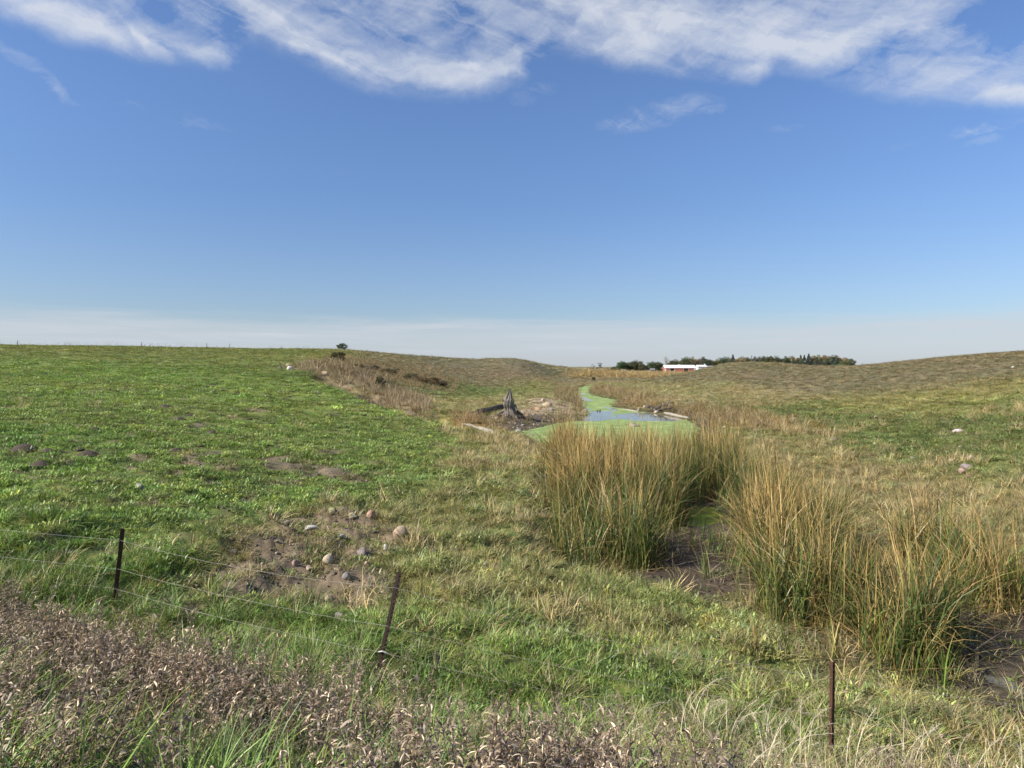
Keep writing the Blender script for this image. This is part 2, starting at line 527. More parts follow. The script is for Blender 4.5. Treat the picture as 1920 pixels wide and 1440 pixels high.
STUMP_XY = hit(955, 784)
DIRT_SPOTS = [  # small bare places: px, py, half width, half height
    (285, 946, 26, 9), (575, 876, 42, 14), (610, 888, 30, 8), (350, 858, 20, 7), (402, 853, 12, 4), (360, 873, 16, 5), (260, 862, 14, 4), (395, 908, 12, 4),
    (170, 797, 16, 4), (80, 860, 18, 4), (250, 882, 12, 4), (390, 905, 15, 5), (120, 872, 14, 4), (520, 980, 14, 5), (330, 848, 16, 4), (460, 935, 12, 5), (140, 830, 12, 3),
    (300, 905, 9, 3), (480, 770, 14, 3), (620, 850, 14, 4), (545, 905, 20, 6), (660, 900, 22, 6), (520, 862, 24, 6), (430, 880, 16, 5), (210, 915, 14, 4), (320, 890, 20, 5), (100, 905, 16, 4), (40, 885, 16, 4), (470, 815, 18, 4), (250, 815, 16, 3), (360, 800, 14, 3)]
MOUNDS = [  # pocket gopher heaps: px, py, half width px
    (45, 843, 24), (90, 847, 14), (75, 871, 20), (165, 852, 17), (175, 807, 14), (195, 799, 11), (219, 801, 9), (310, 764, 13), (289, 771, 9), (335, 776, 8),
    (336, 789, 15), (398, 812, 11), (330, 846, 13), (500, 745, 8), (533, 749, 8), (598, 744, 6), (148, 707, 8), (645, 1012, 7), (437, 1038, 9), (395, 1080, 8)]
DS = []
for (qx, qy, hw, hh) in DIRT_SPOTS:
    x0, y0 = hit(qx, qy)
    xt, yt = hit(qx, qy - hh)
    DS.append((x0, y0, 1.35 * hw / F * y0, max(abs(yt - y0), hw / F * y0 * 0.5)))
DS = np.array(DS)


def dirt_spots(x, y):
    m = np.zeros(x.shape)
    for x0, y0, rx, ry in DS:
        m = np.maximum(m, 1 - np.hypot((x - x0) / rx, (y - y0) / ry) * 0.7)
    return m


def ground_z(x, y):
    x, y = np.atleast_1d(np.asarray(x, float)), np.atleast_1d(np.asarray(y, float))
    z = smooth_z(x, y)
    d = np.hypot(x, y)
    # hummocks
    near = sstep(d, 60, 8)
    bump = (fbm(x * 0.9, y * 0.9, 3, 3) - 0.5) * 0.16 * (0.4 + 0.6 * near) + (fbm(x * 3.1, y * 3.1, 5, 3) - 0.5) * 0.09 * near
    bump = bump + (fbm(x * 0.09, y * 0.09, 9, 2) - 0.5) * np.clip(d / 90, 0, 1.2) * 0.22
    tus = sstep(fbm(x * 1.25, y * 1.25, 13, 2), 0.40, 0.72)            # tussocks
    bump = bump + tus * 0.16 * near * sstep(y, 6, 9)
    # clods in the bare patch
    dd = sstep(sdist(x, y, DIRT), -0.3, 0.5)
    bump = bump + dd * ((fbm(x * 4.3, y * 4.3, 21, 4) - 0.5) * 0.17 + (fbm(x * 13, y * 13, 23, 2) - .5) * .05)
    # wet ground: level it
    wet = np.zeros(x.shape)
    for P in MUD + CATTAIL:
        wet = np.maximum(wet, sstep(sdist(x, y, P), -0.9, 0.25))
    lev = 0.05 + (fbm(x * 2.2, y * 2.2, 31, 4) - 0.45) * 0.10 + (fbm(x * 7.5, y * 7.5, 33, 3) - .5) * .07 * sstep(d, 30, 18)
    z = z + bump * (1 - 0.8 * wet)
    z = z * (1 - wet) + np.minimum(z, lev) * wet
    # shore and pond bed
    sp = sdist(x, y, POND) + (fbm(x * 1.3, y * 1.3, 41, 3) - 0.5) * np.clip(d / 60, 0.15, 1.2) * 1.0
    sh = sstep(sp, -np.clip(d * 0.05, 1.0, 4.0), 0.0)
    zmin = 0.035 + 0.06 * fbm(x * 1.7, y * 1.7, 43, 3)
    z = np.maximum(z, np.where(d < 260, zmin, -50))
    z = z * (1 - sh) + np.minimum(z, 0.05) * sh
    bed = sstep(sp, 0.0, 0.7)
    z = z * (1 - bed) + (-0.22) * bed
    for P, w in ((POOL, 0.25), (PUDDLE, 0.12)):
        s2 = sdist(x, y, P) + (fbm(x * 3, y * 3, 45, 3) - 0.5) * 0.25
        b2 = sstep(s2, -0.05, w)
        z = z * (1 - b2) - 0.06 * b2
    # washed-out gully along the edge of the pasture
    g = line_dist(x, y, GULLY)
    a_, b_ = ab(x, y)
    z = z - 1.4 * sstep(g, 2.6 + 1.2 * fbm(x * .5, y * .5, 47, 2), 0.4) * (0.35 + 0.65 * sstep(fbm(x * .22, y * .22, 49, 2), 0.35, 0.6)) * sstep(d, 200, 100)
    for C_ in CUTS:
        z = z - .55 * sstep(line_dist(x, y, C_), 1.5, .5)
    # gravel bar
    gs = sstep(sdist(x, y, GRAVEL), 0.0, 3.0)
    z = z + gs * 0.35
    return z


def ground_hit(px, py):
    return hit(px, py, ground_z)


# zone colours (albedo)
ZC = {
    'rough': (0.192, 0.205, 0.066), 'pasture': (0.134, 0.180, 0.044), 'pastop': (0.150, 0.164, 0.056), 'lush': (0.145, 0.212, 0.047),
    'straw': (0.215, 0.205, 0.095), 'brownb': (0.215, 0.155, 0.065), 'rgreen': (0.082, 0.112, 0.030), 'rtuft': (0.175, 0.165, 0.072), 'hill': (0.142, 0.128, 0.080),
    'hillg': (0.105, 0.135, 0.042), 'brush': (0.245, 0.190, 0.130), 'brown2': (0.165, 0.130, 0.070), 'marsh': (0.300, 0.220, 0.105), 'rust': (0.240, 0.135, 0.060),
    'gravel': (0.330, 0.245, 0.165), 'dirt': (0.165, 0.124, 0.085), 'mud': (0.066, 0.051, 0.037), 'weed': (0.110, 0.092, 0.045), 'cattail': (0.090, 0.075, 0.040), 'far': (0.16, 0.155, 0.085), 'shaded_soil': (0.030, 0.024, 0.018),  # last entry: soil of the gully cuts with their shade put into the colour
}
ZN = list(ZC)
ZCOL = np.array([ZC[k] for k in ZN])


def zones(x, y):
    """weights of every zone at points, dict of arrays"""
    n = len(x)
    w = {k: np.zeros(n) for k in ZN}
    d = np.hypot(x, y)
    jit = (fbm(x * 0.8, y * 0.8, 61, 4) - 0.5) * np.clip(d * 0.06, 0.9, 7.0) * 1.6
    a, b = ab(x, y)

    def over(k, m):
        for q in ZN:
            w[q] *= (1 - m)
        w[k] += m
    over('rough', np.ones(n))
    over('hill', sstep(a, 0.02, 0.10) * sstep(b, math.log(60), math.log(95)))
    over('far', sstep(d, 330, 480))

    def soft(P, k, width, amt=1.0, jm=1.0):
        f = np.clip(d * width, 0.35, 20)
        over(k, amt * sstep(sdist(x, y, P) + jit * jm, -f, f))
    soft(HILL2, 'hill', 0.05)
    soft(HILL2G, 'hillg', 0.04, 0.8)
    soft(RGREEN, 'rgreen', 0.08, 0.95)
    soft(RTUFT, 'rtuft', 0.06, 0.9)
    soft(STRAW, 'straw', 0.03, 0.9)
    soft(BROWNB, 'brownb', 0.03, 0.8)
    soft(MARSH, 'marsh', 0.02, 0.95, 0.3)
    soft(PASTURE, 'pasture', 0.06, 1.0, 1.6)
    soft(PASTOP, 'pastop', 0.10, 0.6)
    soft(BROWN2, 'brown2', 0.04, 0.75)
    soft(BRUSH, 'brush', 0.02, 0.95, 0.6)
    soft(RUST, 'rust', 0.02, 0.8)
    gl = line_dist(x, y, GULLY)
    over('shaded_soil', sstep(gl, 2.6, 1.2) * sstep(fbm(x * .25, y * .25, 65, 2), .48, .56) * .9)  # shade in the washed-out gully, painted as near-black ground in broken patches
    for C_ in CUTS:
        over('shaded_soil', sstep(line_dist(x, y, C_), 1.6, .9))  # shade of the cut banks, painted dark along each cut
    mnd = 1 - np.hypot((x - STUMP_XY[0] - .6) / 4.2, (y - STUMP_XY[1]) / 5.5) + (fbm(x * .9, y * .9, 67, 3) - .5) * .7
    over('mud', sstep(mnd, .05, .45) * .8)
    s = bank_s(x, y)
    over('lush', sstep(s + jit * 0.7, 11.6, 9.4) * sstep(a, 0.75, 0.4) * 0.85)
    soft(ROUGH, 'rough', 0.03, 0.9)
    over('dirt', sstep(dirt_spots(x, y) + (fbm(x * 1.6, y * 1.6, 63, 4) - 0.5) * 1.3, 0.10, 0.5) * 0.95)
    soft(DIRT, 'dirt', 0.02, 0.95, 1.1)
    soft(GRAVEL, 'gravel', 0.015, 0.95, 0.4)
    for P in CATTAIL:
        over('cattail', sstep(sdist(x, y, P), -0.5, 0.4))
    sp = np.maximum(sdist(x, y, POND), np.minimum(sdist(x, y, SHORE), 0.4))
    over('mud', sstep(sp, -1.2, 0.3) * 0.8)
    for P in MUD:
        over('mud', sstep(sdist(x, y, P) + jit * 0.35, -0.5, 0.3))
    over('weed', sstep(s + jit * 0.5, 6.9, 5.6))
    return w


def albedo(w, x, y):
    c = sum(w[k][:, None] * ZCOL[i][None] for i, k in enumerate(ZN))
    # drift of dry and fresh growth
    d = np.hypot(x, y)
    n1 = fbm(x * 0.16, y * 0.16, 71, 4)
    n2 = fbm(x * 0.6, y * 0.6, 73, 4)
    n3 = fbm(x * 0.03, y * 0.045, 75, 4)
    veg = 1 - w['mud'] - w['dirt'] - w['gravel'] - w['shaded_soil']
    t = (n1 - 0.5) * 1.1 + (n2 - 0.5) * 0.7 + (n3 - 0.5) * 1.2
    dry = np.array([0.36, 0.12, 0.26])
    c = c * (1 + veg[:, None] * t[:, None] * dry[None])
    return np.clip(c, 0.01, 0.6)


def new_mesh(name, verts, faces, smooth=False):
    """faces: (n,k) int array or list"""
    me = bpy.data.meshes.new(name)
    verts = np.asarray(verts, dtype=np.float32)
    faces = np.asarray(faces, dtype=np.int32)
    k = faces.shape[1]
    me.vertices.add(len(verts))
    me.vertices.foreach_set('co', verts.ravel())
    me.loops.add(faces.size)
    me.loops.foreach_set('vertex_index', faces.ravel())
    me.polygons.add(len(faces))
    me.polygons.foreach_set('loop_start', np.arange(0, faces.size, k, dtype=np.int32))
    if smooth:
        me.polygons.foreach_set('use_smooth', np.ones(len(faces), bool))
    me.update(calc_edges=True)
    return me


def attr(me, name, typ, dom, arr):
    at = me.attributes.new(name, typ, dom)
    key = {'FLOAT': 'value', 'INT': 'value', 'FLOAT_VECTOR': 'vector', 'FLOAT_COLOR': 'color'}[typ]
    at.data.foreach_set(key, np.ascontiguousarray(arr, dtype=np.int32 if typ == 'INT' else np.float32).ravel())


def obj(name, me, mat=None, parent=None, kind=None, label=None, category=None, group=None, loc=None, rot=None, scale=None):
    o = bpy.data.objects.new(name, me)
    COL.objects.link(o)
    if mat is not None and me is not None and len(me.materials) == 0:
        me.materials.append(mat)
    if parent is not None:
        o.parent = parent
    if kind:
        o['kind'] = kind
    if label:
        o['label'] = label
    if category:
        o['category'] = category
    if group:
        o['group'] = group
    if loc is not None:
        o.location = loc
    if rot is not None:
        o.rotation_euler = rot
    if scale is not None:
        o.scale = scale
    return o


def material(name):
    m = bpy.data.materials.new(name)
    m.use_nodes = True
    t = NT(m.node_tree)
    t.n.clear()
    out = t.node('ShaderNodeOutputMaterial')
    return m, t, out


def principled(t, out, color, rough=0.8, spec=0.25, normal=None):
    b = t.node('ShaderNodeBsdfPrincipled')
    t.put(b.inputs['Base Color'], color)
    t.put(b.inputs['Roughness'], rough)
    b.inputs['Specular IOR Level'].default_value = spec
    if normal is not None:
        t.l.new(normal, b.inputs['Normal'])
    t.l.new(b.outputs[0], out.inputs[0])
    return b


# ---- ground sheet
def make_ground():
    th_in = np.linspace(R(-46), R(46), 560)
    th_l = np.linspace(R(-180), R(-46), 46, endpoint=False)
    th_r = np.linspace(R(46), R(180), 47)[1:]
    th = np.concatenate([th_l, th_in, th_r])
    r = np.concatenate([[0.3], np.exp(np.linspace(math.log(0.8), math.log(300), 560)), np.exp(np.linspace(math.log(306), math.log(9000), 60))])
    T, Q = np.meshgrid(th, r)
    x, y = (Q * np.sin(T)).ravel(), (Q * np.cos(T)).ravel()
    z = ground_z(x, y)
    nt, nr = len(th), len(r)
    i = np.arange(nr - 1)[:, None] * nt + np.arange(nt - 1)[None]
    f = np.stack([i, i + 1, i + 1 + nt, i + nt], -1).reshape(-1, 4)
    me = new_mesh('ground', np.stack([x, y, z], 1), f[:, ::-1] if False else f[:, [0, 3, 2, 1]][:, ::-1], True)
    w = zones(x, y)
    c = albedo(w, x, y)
    # between the plants of the grazed slope lies dark thatch and soil
    th_ = np.array((.085, .078, .034))
    k_ = ((w['pasture'] + w['lush'] + .7 * w['rough'] + .5 * w['rgreen']) * .40 * sstep(np.hypot(x, y), 75, 18))[:, None]
    c = c * (1 - k_) + th_ * k_
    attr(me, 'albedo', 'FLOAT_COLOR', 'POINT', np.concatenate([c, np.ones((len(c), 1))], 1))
    attr(me, 'bare', 'FLOAT', 'POINT', w['mud'] + w['dirt'] + w['gravel'] + w['shaded_soil'])
    attr(me, 'mudw', 'FLOAT', 'POINT', w['mud'])
    m, t, out = material('ground')
    A = t.node('ShaderNodeAttribute', attribute_name='albedo').outputs['Color']
    bare = t.node('ShaderNodeAttribute', attribute_name='bare').outputs['Fac']
    mudw = t.node('ShaderNodeAttribute', attribute_name='mudw').outputs['Fac']
    pos = t.node('ShaderNodeNewGeometry').outputs['Position']
    n1 = t.noise(pos, 0.9, 8, 0.68)
    n2 = t.noise(pos, 9.0, 6, 0.7)
    n3 = t.noise(pos, 0.35, 6, 0.65)
    k = t.math('ADD', t.math('MULTIPLY', t.math('SUBTRACT', n1, 0.5), 1.7), t.math('MULTIPLY', t.math('SUBTRACT', n2, 0.5), 1.2))
    k = t.math('ADD', k, t.math('MULTIPLY', t.math('SUBTRACT', n3, 0.5), 0.35))
    k = t.math('ADD', 1.0, t.math('MULTIPLY', k, 0.75), clamp=False)
    k = t.math('MAXIMUM', k, 0.35)
    col = t.mix(1.0, A, t.xyz(k, k, k), 'MULTIPLY')
    # hue drift between straw and green on vegetated ground
    hue = t.ramp(t.noise(pos, 2.3, 6, 0.7), 0.40, 0.62)
    strawy = t.mix(1.0, col, (1.28, 1.04, 1.0), 'MULTIPLY')
    grn = t.mix(1.0, col, (0.80, 0.96, 0.80), 'MULTIPLY')
    veg = t.mix(hue, grn, strawy)
    col = t.mix(bare, veg, col)
    bmp = t.node('ShaderNodeBump')
    bmp.inputs['Strength'].default_value = 0.55
    bmp.inputs['Distance'].default_value = 0.06
    t.l.new(t.noise(pos, 7.0, 8, 0.7), bmp.inputs['Height'])
    wet = t.math('MULTIPLY', mudw, t.ramp(t.noise(pos, 1.3, 5, 0.65), 0.42, 0.62))
    rough = t.ramp(wet, 0.2, 1.0, 0.95, 0.42)
    principled(t, out, col, rough, 0.2, bmp.outputs[0])
    o = obj('ground', me, m, kind='structure', label='rolling grazed pasture falling to a weedy creek valley', category='ground')
    return o


ground = make_ground()

# ---- water sheets
def water_material(name, mask_scale, weed_col, attr_open=True):
    m, t, out = material(name)
    op = t.node('ShaderNodeAttribute', attribute_name='open').outputs['Fac']
    pos = t.node('ShaderNodeNewGeometry').outputs['Position']
    nn = t.noise(t.mapping(pos, (1, 0.35, 1)), mask_scale, 6, 0.65)
    nn2 = t.noise(t.mapping(pos, (1, 2.6, 1), (0, 0, .25)), mask_scale * .45, 7, 0.7)
    fac = t.math('ADD', op, t.math('MULTIPLY', t.math('SUBTRACT', t.math('ADD', t.math('MULTIPLY', nn, .5), t.math('MULTIPLY', nn2, .5)), 0.5), 1.9))
    fac = t.ramp(fac, 0.44, 0.58)
    g1 = t.noise(pos, 0.7, 5, 0.6)
    wc = t.mix(t.ramp(g1, 0.35, 0.65), (0.70 * weed_col[0], .72 * weed_col[1], .66 * weed_col[2]), tuple(1.14 * v for v in weed_col))
    wc = t.mix(t.ramp(t.noise(pos, 1.9, 7, 0.72), 0.50, 0.72), wc, (0.62 * weed_col[0], 0.58 * weed_col[1], 0.42 * weed_col[2]))
    wc = t.mix(t.math('MULTIPLY', t.ramp(t.noise(pos, 14.0, 4, 0.7), 0.58, 0.74), 0.5), wc, (0.17, 0.19, 0.07))
    b1 = t.node('ShaderNodeBsdfPrincipled')
    t.l.new(wc, b1.inputs['Base Color'])
    b1.inputs['Roughness'].default_value = 0.65
    b1.inputs['Specular IOR Level'].default_value = 0.15
    b2 = t.node('ShaderNodeBsdfPrincipled')
    b2.inputs['Base Color'].default_value = (0.13, 0.125, 0.10, 1)
    b2.inputs['Roughness'].default_value = 0.04
    b2.inputs['IOR'].default_value = 1.333
    bp = t.node('ShaderNodeBump')
    bp.inputs['Strength'].default_value = 0.025
    bp.inputs['Distance'].default_value = 0.02
    t.l.new(t.noise(pos, 3.0, 3, 0.5), bp.inputs['Height'])
    t.l.new(bp.outputs[0], b2.inputs['Normal'])
    mx = t.node('ShaderNodeMixShader')
    t.l.new(fac, mx.inputs[0])
    t.l.new(b1.outputs[0], mx.inputs[1])
    t.l.new(b2.outputs[0], mx.inputs[2])
    t.l.new(mx.outputs[0], out.inputs[0])
    return m


OPEN = [poly(p, 0.0) for p in (
    [(1078, 789.5), (1104, 772.5), (1118, 770), (1150, 771), (1150, 779), (1160, 786), (1120, 789.5)],
    [(1150, 777), (1200, 773), (1250, 778), (1290, 786), (1266, 790), (1200, 789.5), (1158, 785)],
    [(1134, 763), (1150, 765), (1163, 770), (1150, 770), (1138, 767)],
    [(1087, 743), (1098, 745), (1112, 751), (1104, 752.5), (1090, 750)],
    [(1090, 762), (1100, 764), (1108, 769), (1098, 770)],
    [(1098, 736.5), (1088, 738.5), (1086, 740.5), (1098, 740)])]


def sheet(name, P, step, z, mat, label, openf, mar=2.0):
    """level water surface over a basin's bounding box"""
    xs = np.tan(np.arctan(P[:, 0])) * np.exp(P[:, 1])
    ys = np.exp(P[:, 1])
    gx = np.arange(xs.min() - mar, xs.max() + mar, step[0])
    gy = np.arange(ys.min() - mar, ys.max() + mar, step[1])
    X, Y = np.meshgrid(gx, gy)
    x, y = X.ravel(), Y.ravel()
    nx, ny = len(gx), len(gy)
    keep = sdist(x, y, P) > -mar
    i = (np.arange(ny - 1)[:, None] * nx + np.arange(nx - 1)[None])
    f = np.stack([i, i + 1, i + 1 + nx, i + nx], -1).reshape(-1, 4)
    f = f[keep[f].all(1)]
    used = np.unique(f)
    re = -np.ones(len(x), int)
    re[used] = np.arange(len(used))
    x, y = x[used], y[used]
    me = new_mesh(name, np.stack([x, y, np.full(len(x), z)], 1), re[f])
    attr(me, 'open', 'FLOAT', 'POINT', openf(x, y))
    return obj(name, me, mat, kind='structure', label=label, category='water')


def pond_open(x, y):
    m = np.zeros(x.shape)
    for P in OPEN:
        m = np.maximum(m, 0.5 + np.clip(sdist(x, y, P) * 0.55, -0.5, 0.5))
    return m


sheet('pond_water', POND, (0.3, 0.5), 0.0, water_material('pond_water', 0.9, (0.255, 0.340, 0.115)),
      'shallow pond and winding creek coated in pale green duckweed with open strips', pond_open)
sheet('pool_water', POOL, (0.2, 0.2), 0.0, water_material('pool_water', 3.0, (0.225, 0.285, 0.030)),
      'small stagnant pool with bright yellow-green algae between the cattails', lambda x, y: np.full(x.shape, 0.34), 0.5)
sheet('puddle_water', PUDDLE, (0.2, 0.2), 0.0, water_material('puddle_water', 3.0, (0.10, 0.10, 0.05)),
      'narrow dark puddle in the mud at the foot of the bank', lambda x, y: np.full(x.shape, 1.0), 0.4)

# ------------------------------------------------------------------ plants
def plant_material():
    m, t, out = material('plant')
    A = lambda n, ty: t.node('ShaderNodeAttribute', attribute_name=n, attribute_type=ty)
    tint = A('tint', 'INSTANCER').outputs['Color']
    tint2 = A('tint2', 'INSTANCER').outputs['Color']
    dry = A('dry', 'INSTANCER').outputs['Fac']
    r1 = A('rnd', 'GEOMETRY').outputs['Fac']
    r2 = A('rnd2', 'GEOMETRY').outputs['Fac']
    tipf = A('tip', 'GEOMETRY').outputs['Fac']          # leaves wither from the tip down
    sel = t.ramp(t.math('SUBTRACT', t.math('ADD', dry, t.math('MULTIPLY', t.math('POWER', tipf, 2.4), 0.50)), r2), -0.12, 0.12)
    c = t.mix(sel, tint, tint2)
    k = t.ramp(r1, 0, 1, 0.42, 1.62, False)
    c = t.mix(1.0, c, t.xyz(k, k, t.math('POWER', k, 0.8)), 'MULTIPLY')
    d = t.node('ShaderNodeBsdfDiffuse')
    t.l.new(c, d.inputs[0])
    tr = t.node('ShaderNodeBsdfTranslucent')
    t.l.new(t.mix(1.0, c, (1.05, 1.15, 0.7), 'MULTIPLY'), tr.inputs[0])
    mx = t.node('ShaderNodeMixShader')
    mx.inputs[0].default_value = 0.22
    t.l.new(d.outputs[0], mx.inputs[1])
    t.l.new(tr.outputs[0], mx.inputs[2])
    gl = t.node('ShaderNodeBsdfGlossy')
    gl.inputs['Roughness'].default_value = 0.45
    mx2 = t.node('ShaderNodeMixShader')
    mx2.inputs[0].default_value = 0.035
    t.l.new(mx.outputs[0], mx2.inputs[1])
    t.l.new(gl.outputs[0], mx2.inputs[2])
    t.l.new(mx2.outputs[0], out.inputs[0])
    return m


PLANT = plant_material()


class Strips:
    """collects ribbons (leaf blades) into one mesh"""
    def __init__(self):
        self.v, self.f, self.a, self.b, self.t = [], [], [], [], []

    def ribbon(self, pts, widths, side, r1, r2, tip=None):
        n0 = len(self.v)
        for p, w in zip(pts, widths):
            self.v.append(p - side * (w / 2))
            self.v.append(p + side * (w / 2))
            self.a += [r1, r1]
            self.b += [r2, r2]
        m_ = len(pts)
        for i_ in range(m_):
            self.t += [0.0 if tip is None else tip * i_ / (m_ - 1)] * 2
        for i in range(len(pts) - 1):
            q = n0 + 2 * i
            self.f.append((q, q + 1, q + 3, q + 2))

    def blade(self, rg, base, azim, lean, length, width, droop, segs=3, r1=None, r2=None, twist=0.4, taper=(1, .9, .55, .12), tip=None):
        """a leaf leaning by `lean` at its foot and by lean + droop at its tip"""
        d = np.array([math.cos(azim), math.sin(azim), 0.0])
        sa = azim + math.pi / 2 + rg.uniform(-twist, twist)
        side = np.array([math.cos(sa), math.sin(sa), 0.0])
        p = np.array(base, float)
        pts = [p.copy()]
        for i in range(segs):
            an = lean + droop * ((i + 0.5) / segs) ** 1.4
            p = p + (d * math.sin(an) + np.array([0, 0, 1.0]) * math.cos(an)) * (length / segs)
            pts.append(p.copy())
        ws = np.interp(np.linspace(0, 1, segs + 1), np.linspace(0, 1, len(taper)), taper) * width
        self.ribbon(pts, ws, side, rg.random() if r1 is None else r1, rg.random() if r2 is None else r2, tip)

    def build(self, name):
        me = new_mesh(name, np.array(self.v), np.array(self.f))
        attr(me, 'rnd', 'FLOAT', 'POINT', np.array(self.a))
        attr(me, 'rnd2', 'FLOAT', 'POINT', np.array(self.b))
        attr(me, 'tip', 'FLOAT', 'POINT', np.array(self.t))
        me.materials.append(PLANT)
        return bpy.data.objects.new(name, me)      # a source shape only, never linked on its own


def grass_proto(name, seed, n, rad, l0, l1, wid, lean, droop, segs=2, twist=0.8):
    rg = np.random.default_rng(seed)
    s = Strips()
    for i in range(n):
        q = rad * math.sqrt(rg.random())
        an = rg.uniform(0, 2 * math.pi)
        base = (q * math.cos(an), q * math.sin(an), -0.02)
        az_ = an + rg.normal(0, 0.9)
        s.blade(rg, base, az_, abs(rg.normal(0, lean)), rg.uniform(l0, l1), wid * rg.uniform(.7, 1.3), abs(rg.normal(droop, droop * .5)), segs, twist=twist)
    return s.build(name)


def forb_proto(name, seed, n, rad, l0, l1):
    """low leafy growth: clover, plantain and grazed grass"""
    rg = np.random.default_rng(seed)
    s = Strips()
    for i in range(n):
        q = rad * math.sqrt(rg.random())
        an = rg.uniform(0, 2 * math.pi)
        hgt = 0.05 * (1 - (q / rad) ** 2)
        base = (q * math.cos(an), q * math.sin(an), rg.uniform(-0.01, hgt))
        s.blade(rg, base, rg.uniform(0, 6.3), rg.uniform(0.2, 1.3), rg.uniform(l0, l1), rg.uniform(0.014, 0.032), rg.uniform(0.1, 0.9), 2, taper=(.4, 1, .35))
    for i in range(n // 2):
        q = rad * math.sqrt(rg.random())
        an = rg.uniform(0, 2 * math.pi)
        s.blade(rg, (q * math.cos(an), q * math.sin(an), -.01), rg.uniform(0, 6.3), abs(rg.normal(0, .5)), rg.uniform(l0, l1 * 1.5), 0.008, .6, 2)
    return s.build(name)


def weed_proto(name, seed, hgt, nleaf, lleaf, curl, stems=3, spread=0.10):
    """dead stalks with curled, withered leaves"""
    rg = np.random.default_rng(seed)
    s = Strips()
    for k in range(stems):
        an = rg.uniform(0, 6.3)
        b = np.array([math.cos(an) * spread * rg.random(), math.sin(an) * spread * rg.random(), -0.03])
        hh = hgt * rg.uniform(.7, 1.15)
        lean = rg.uniform(0.02, 0.35)
        la = rg.uniform(0, 6.3)
        ld = np.array([math.cos(la), math.sin(la), 0])
        P = lambda u: b + np.array([0, 0, hh * u]) * math.cos(lean) + ld * hh * math.sin(lean) * u ** 1.6
        us = np.linspace(0, 1, 5)
        for sa in (0.3, 1.87):
            s.ribbon([P(u) for u in us], [0.007, 0.006, 0.005, 0.004, 0.003], np.array([math.cos(sa), math.sin(sa), 0]), rg.uniform(.1, .8), rg.random())
        for j in range(nleaf):
            u = 0.22 + 0.78 * (rg.random() ** 0.75)
            az_ = rg.uniform(0, 6.3)
            s.blade(rg, P(u), az_, rg.uniform(0.3, 1.3), lleaf * rg.uniform(.6, 1.3), rg.uniform(.006, .014), curl * rg.uniform(.3, 1.3), 5,
                    taper=(.35, 1, .95, .6, .1), twist=1.2)
    return s.build(name)


def cattail_proto(name, seed, hgt, n=10, spread=0.15, bent=0.25, deadn=5):
    rg = np.random.default_rng(seed)
    s = Strips()
    wind = 0.4
    for i in range(n):
        an = rg.uniform(0, 6.3)
        q = spread * math.sqrt(rg.random())
        b = (q * math.cos(an), q * math.sin(an), -0.05)
        L = hgt * rg.uniform(.50, 1.08)
        droop = abs(rg.normal(.27, .24))
        az_ = rg.normal(wind, 1.1)
        if rg.random() < bent:
            droop = rg.uniform(.8, 2.5)
        s.blade(rg, b, az_, abs(rg.normal(.05, .09)), L, rg.uniform(.011, .021), droop, 7, taper=(1, 1, 1, .95, .8, .5, .08), twist=1.5, tip=1.0)
    for i in range(deadn):     # straw lying and leaning at the foot
        an = rg.uniform(0, 6.3)
        s.blade(rg, (rg.normal(0, spread), rg.normal(0, spread), -.02), an, rg.uniform(.2, 1.25), hgt * rg.uniform(.25, .6), .014, rg.uniform(0, .8), 3, r2=0.0, twist=1.5)
    return s.build(name)


def plume_proto(name, seed):
    """tall grass with pale one-sided seed plumes bent over by the wind"""
    rg = np.random.default_rng(seed)
    s = Strips()
    for i in range(10):
        an = rg.uniform(0, 6.3)
        s.blade(rg, (rg.normal(0, .07), rg.normal(0, .07), -.03), an, abs(rg.normal(0, .3)), rg.uniform(.35, .75), .009, rg.uniform(.3, 1.4), 4)
    for k in range(2):
        az_ = rg.normal(0.2, .5)
        d = np.array([math.cos(az_), math.sin(az_), 0])
        L = rg.uniform(.75, 1.05)
        p = np.array([rg.normal(0, .05), rg.normal(0, .05), 0.])
        pts = [p.copy()]
        for i in range(7):
            a_ = .12 + 1.25 * (i / 6) ** 1.8
            p = p + (d * math.sin(a_) + np.array([0, 0, math.cos(a_)])) * L / 7
            pts.append(p.copy())
        s.ribbon(pts, [.006] * 5 + [.004] * 3, np.array([-d[1], d[0], 0]), .6, 0.0)
        for i in range(44):
            u = rg.uniform(4.2, 7)
            j = min(int(u), 6)
            q = pts[j] + (pts[j + 1] - pts[j]) * (u - j)
            s.blade(rg, q, az_ + rg.normal(.3, .5), rg.uniform(1.0, 2.2), rg.uniform(.04, .10), .004, .9, 2, r1=rg.uniform(.45, .9), r2=0.0)
    return s.build(name)


